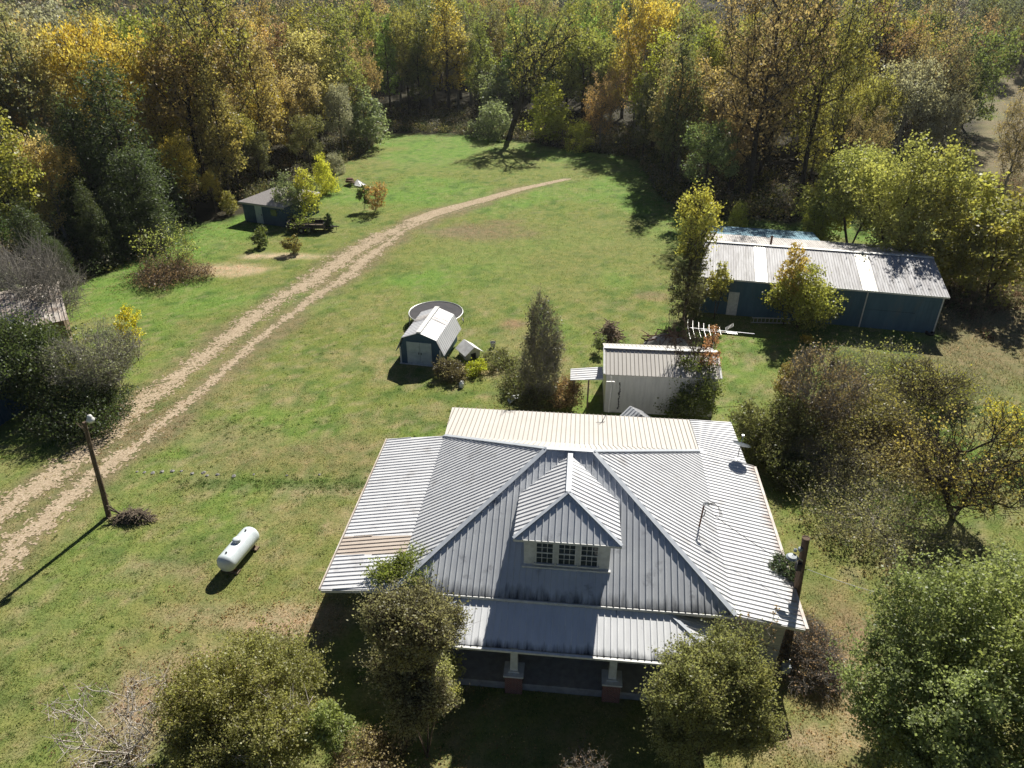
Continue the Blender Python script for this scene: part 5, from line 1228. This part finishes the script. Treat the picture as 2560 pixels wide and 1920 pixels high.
bush('green_lawn_bush', 'dark green bush hugging the left side of the orange lawn bush', 786, 430, 24, 50, (.13, .17, .05), 26, 50, .17, acc=.5, twigs=4, shape='round')
bush('young_cedar', 'small cone-shaped cedar at the tongue of the black trailer', 710, 478, 22, 40, (.05, .08, .03), 40, 60, .12, acc=.1, twigs=1, shape='cone', H=1.9, cat='tree', stems=1, parts=('trunk', 'crown'))
bush('trailer_vine', 'green leafy vine hanging over the black trailer rail', 655, 478, 60, 36, (.20, .24, .05), 30, 34, .15, acc=.5, twigs=4, cat='vine', at=tuple(D(655, 497)[:2]), H=1.6)
# in front of the barn
bush('yellow_top_tree', 'slim tree with a round yellow crown at the left end of the blue barn', 1500, 480, 100, 130, (.34, .33, .09), 60, 70, .17, acc=.7, cat='tree', shape='round', stems=1, twigs=8, at=tuple(D(1478, 690)[:2]), H=9.9, W=3.1, base=.60, tr=.16, twl=.8, sig=.42, parts=('trunk', 'crown'), subs=0)
bush('vine_hung_tree', 'dark vine-hung half-bare tree at the front left corner of the blue barn', 1485, 600, 70, 160, (.14, .14, .07), 80, 60, .17, acc=.3, cat='tree', shape='column', stems=3, twigs=14, at=tuple(D(1478, 698)[:2]), H=6.5, W=2.8, twl=1.0, parts=('trunk', 'crown'))
P_a = T(1885, 330, 68); P_b = T(1988, 335, 62)
bush('young_tree', 'tallest bright yellow-green tree rising behind the blue barn', 0, 0, 1, 1, (.30, .31, .10), 170, 110, .21, acc=.35, cat='tree', shape='round', stems=3, twigs=8, at=(P_a[0], P_a[1]), H=float(P_a[2]), W=8.2, base=.12, tr=.16, twl=1.3, sig=.5, subs=11, parts=('trunk', 'crown'))
bush('young_tree', 'bright yellow-green tree behind the right half of the blue barn', 0, 0, 1, 1, (.31, .31, .10), 170, 110, .21, acc=.4, cat='tree', shape='round', stems=3, twigs=8, at=(P_b[0], P_b[1]), H=float(P_b[2])*1.08, W=9.0, base=.12, tr=.16, twl=1.3, sig=.5, subs=11, parts=('trunk', 'crown'))
bush('barn_tree', 'leafy young tree with yellow tips in front of the barn wall', 1725, 625, 115, 150, (.27, .28, .07), 120, 75, .16, acc=.5, cat='tree', shape='round', stems=3, twigs=6, at=tuple(D(1722, 708)[:2]), H=4.8, W=4.7, parts=('trunk', 'crown'))
bush('barn_sapling', 'orange-tinted sapling reaching above the barn gutter', 1695, 590, 60, 130, (.40, .30, .08), 60, 44, .15, acc=.5, cat='tree', shape='column', stems=1, twigs=6, at=tuple(D(1692, 702)[:2]), H=6.0, W=2.2, base=.4, parts=('trunk', 'crown'))
bush('gutter_sapling', 'light green sapling at the left end of the barn front', 1540, 600, 50, 100, (.28, .27, .09), 50, 44, .15, acc=.6, cat='tree', shape='column', stems=2, twigs=6, at=tuple(D(1542, 690)[:2]), H=4.6, W=1.8, base=.35, parts=('trunk', 'crown'))
bush('yellow_sprout', 'small yellow-leaved sprout on the shade line before the barn', 1745, 733, 24, 22, (.45, .33, .06), 16, 30, .12, acc=.4, twigs=4)

# dark green weed tufts and fallen leaves in the lawn
pts, cols = [], []
r3 = np.random.default_rng(12)
for k in range(900):
    if k < 150: p = D(r3.uniform(380, 800), 1046+r3.normal(0, 13))
    elif k < 200: p = D(r3.uniform(400, 620), 915+r3.normal(0, 10)+(r3.random())*10)
    else: p = D(r3.uniform(0, 1300), r3.uniform(700, 1650))
    if in_rects(p[0], p[1]) or min(poly_dist(p[0], p[1], rutL)[0], poly_dist(p[0], p[1], rutR)[0]) < 1: continue
    rr_ = r3.uniform(.10, .34); pts.append((p[0], p[1], .02, rr_)); cols.append((.12, .19, .05) if r3.random() < .6 else (.22, .25, .09))
leaf_mass('weed_tufts', 'dark green weed tufts scattered through the lawn', pts, cols, .055, 26, .22, cat='weeds', flat=1.2)
pts, cols = [], []
for k in range(2600):
    if k < 1500:
        j = r3.integers(1, len(woodsedge)-2); f = r3.random(); p = woodsedge[j]*(1-f)+woodsedge[j+1]*f; d = p/np.linalg.norm(p); p = p - d*abs(r3.normal(0, 6))
    else:
        c_ = [(1500, 720), (1720, 735), (1165, 860), (900, 1640), (1760, 1560), (1850, 1150), (250, 930), (540, 1400)][r3.integers(8)]; q_ = D(*c_)[:2]; p = q_ + r3.normal(0, 2.2, 2)
    if in_rects(p[0], p[1]): continue
    pts.append((p[0], p[1], .025, .35)); cols.append([(.42, .30, .14), (.34, .22, .10), (.50, .42, .20)][r3.integers(3)])
leaf_mass('fallen_leaves', 'tan fallen leaves scattered under the trees and bushes', pts, cols, .085, 9, .08, cat='leaves', flat=2.5)
# thin autumn haze
hz = MB(); hz.box(-420, 420, -30, 560, -1.5, 60)
hm, hnt, hout = newmat('haze'); pv = hnt.nodes.new('ShaderNodeVolumePrincipled'); pv.inputs['Density'].default_value = .00010; pv.inputs['Color'].default_value = (.85, .92, 1, 1); pv.inputs['Anisotropy'].default_value = .4
hnt.links.new(pv.outputs[0], hout.inputs['Volume'])
ho = hz.build('haze', hm); tag(ho, 'thin pale autumn haze over the whole valley', 'haze', kind='stuff')
# ------------------------------------------------------------------ camera, sun, sky
cam = bpy.data.cameras.new('camera'); cam.sensor_width = 36; cam.lens = 36*F_PX/2560; cam.clip_end = 6000; cam.clip_start = .5
co = bpy.data.objects.new('camera', cam); COL.objects.link(co); co.location = (0, 0, CAM_H); co.rotation_euler = (PI/2-PITCH, 0, 0); scn.camera = co
EL_, SX, SY = R(41.5), .365, .931
sv = Vector((math.cos(EL_)*SX, math.cos(EL_)*SY, math.sin(EL_)))
sl = bpy.data.lights.new('sun', 'SUN'); sl.energy = 5.0; sl.angle = R(.55); sl.color = (1, .955, .87)
so = bpy.data.objects.new('sun', sl); COL.objects.link(so); so.rotation_euler = sv.to_track_quat('Z', 'Y').to_euler(); so.location = (20, 40, 60)
wd_ = bpy.data.worlds.new('World'); scn.world = wd_; wd_.use_nodes = True; nt = wd_.node_tree; nt.nodes.clear()
sky = nt.nodes.new('ShaderNodeTexSky'); sky.sky_type = 'NISHITA'; sky.sun_disc = False; sky.sun_elevation = EL_; sky.sun_rotation = math.atan2(SX, SY); sky.altitude = 200; sky.dust_density = .1; sky.air_density = .4
bg = nt.nodes.new('ShaderNodeBackground'); bg.inputs[1].default_value = .05; wo = nt.nodes.new('ShaderNodeOutputWorld')
nt.links.new(sky.outputs[0], bg.inputs[0]); nt.links.new(bg.outputs[0], wo.inputs[0])
scn.view_settings.view_transform = 'Standard'; scn.view_settings.look = 'None'; scn.view_settings.exposure = .7; scn.view_settings.gamma = 1
scn.cycles.max_bounces = 5; scn.cycles.diffuse_bounces = 3; scn.cycles.transmission_bounces = 3; scn.cycles.glossy_bounces = 2
scn.cycles.use_denoising = True
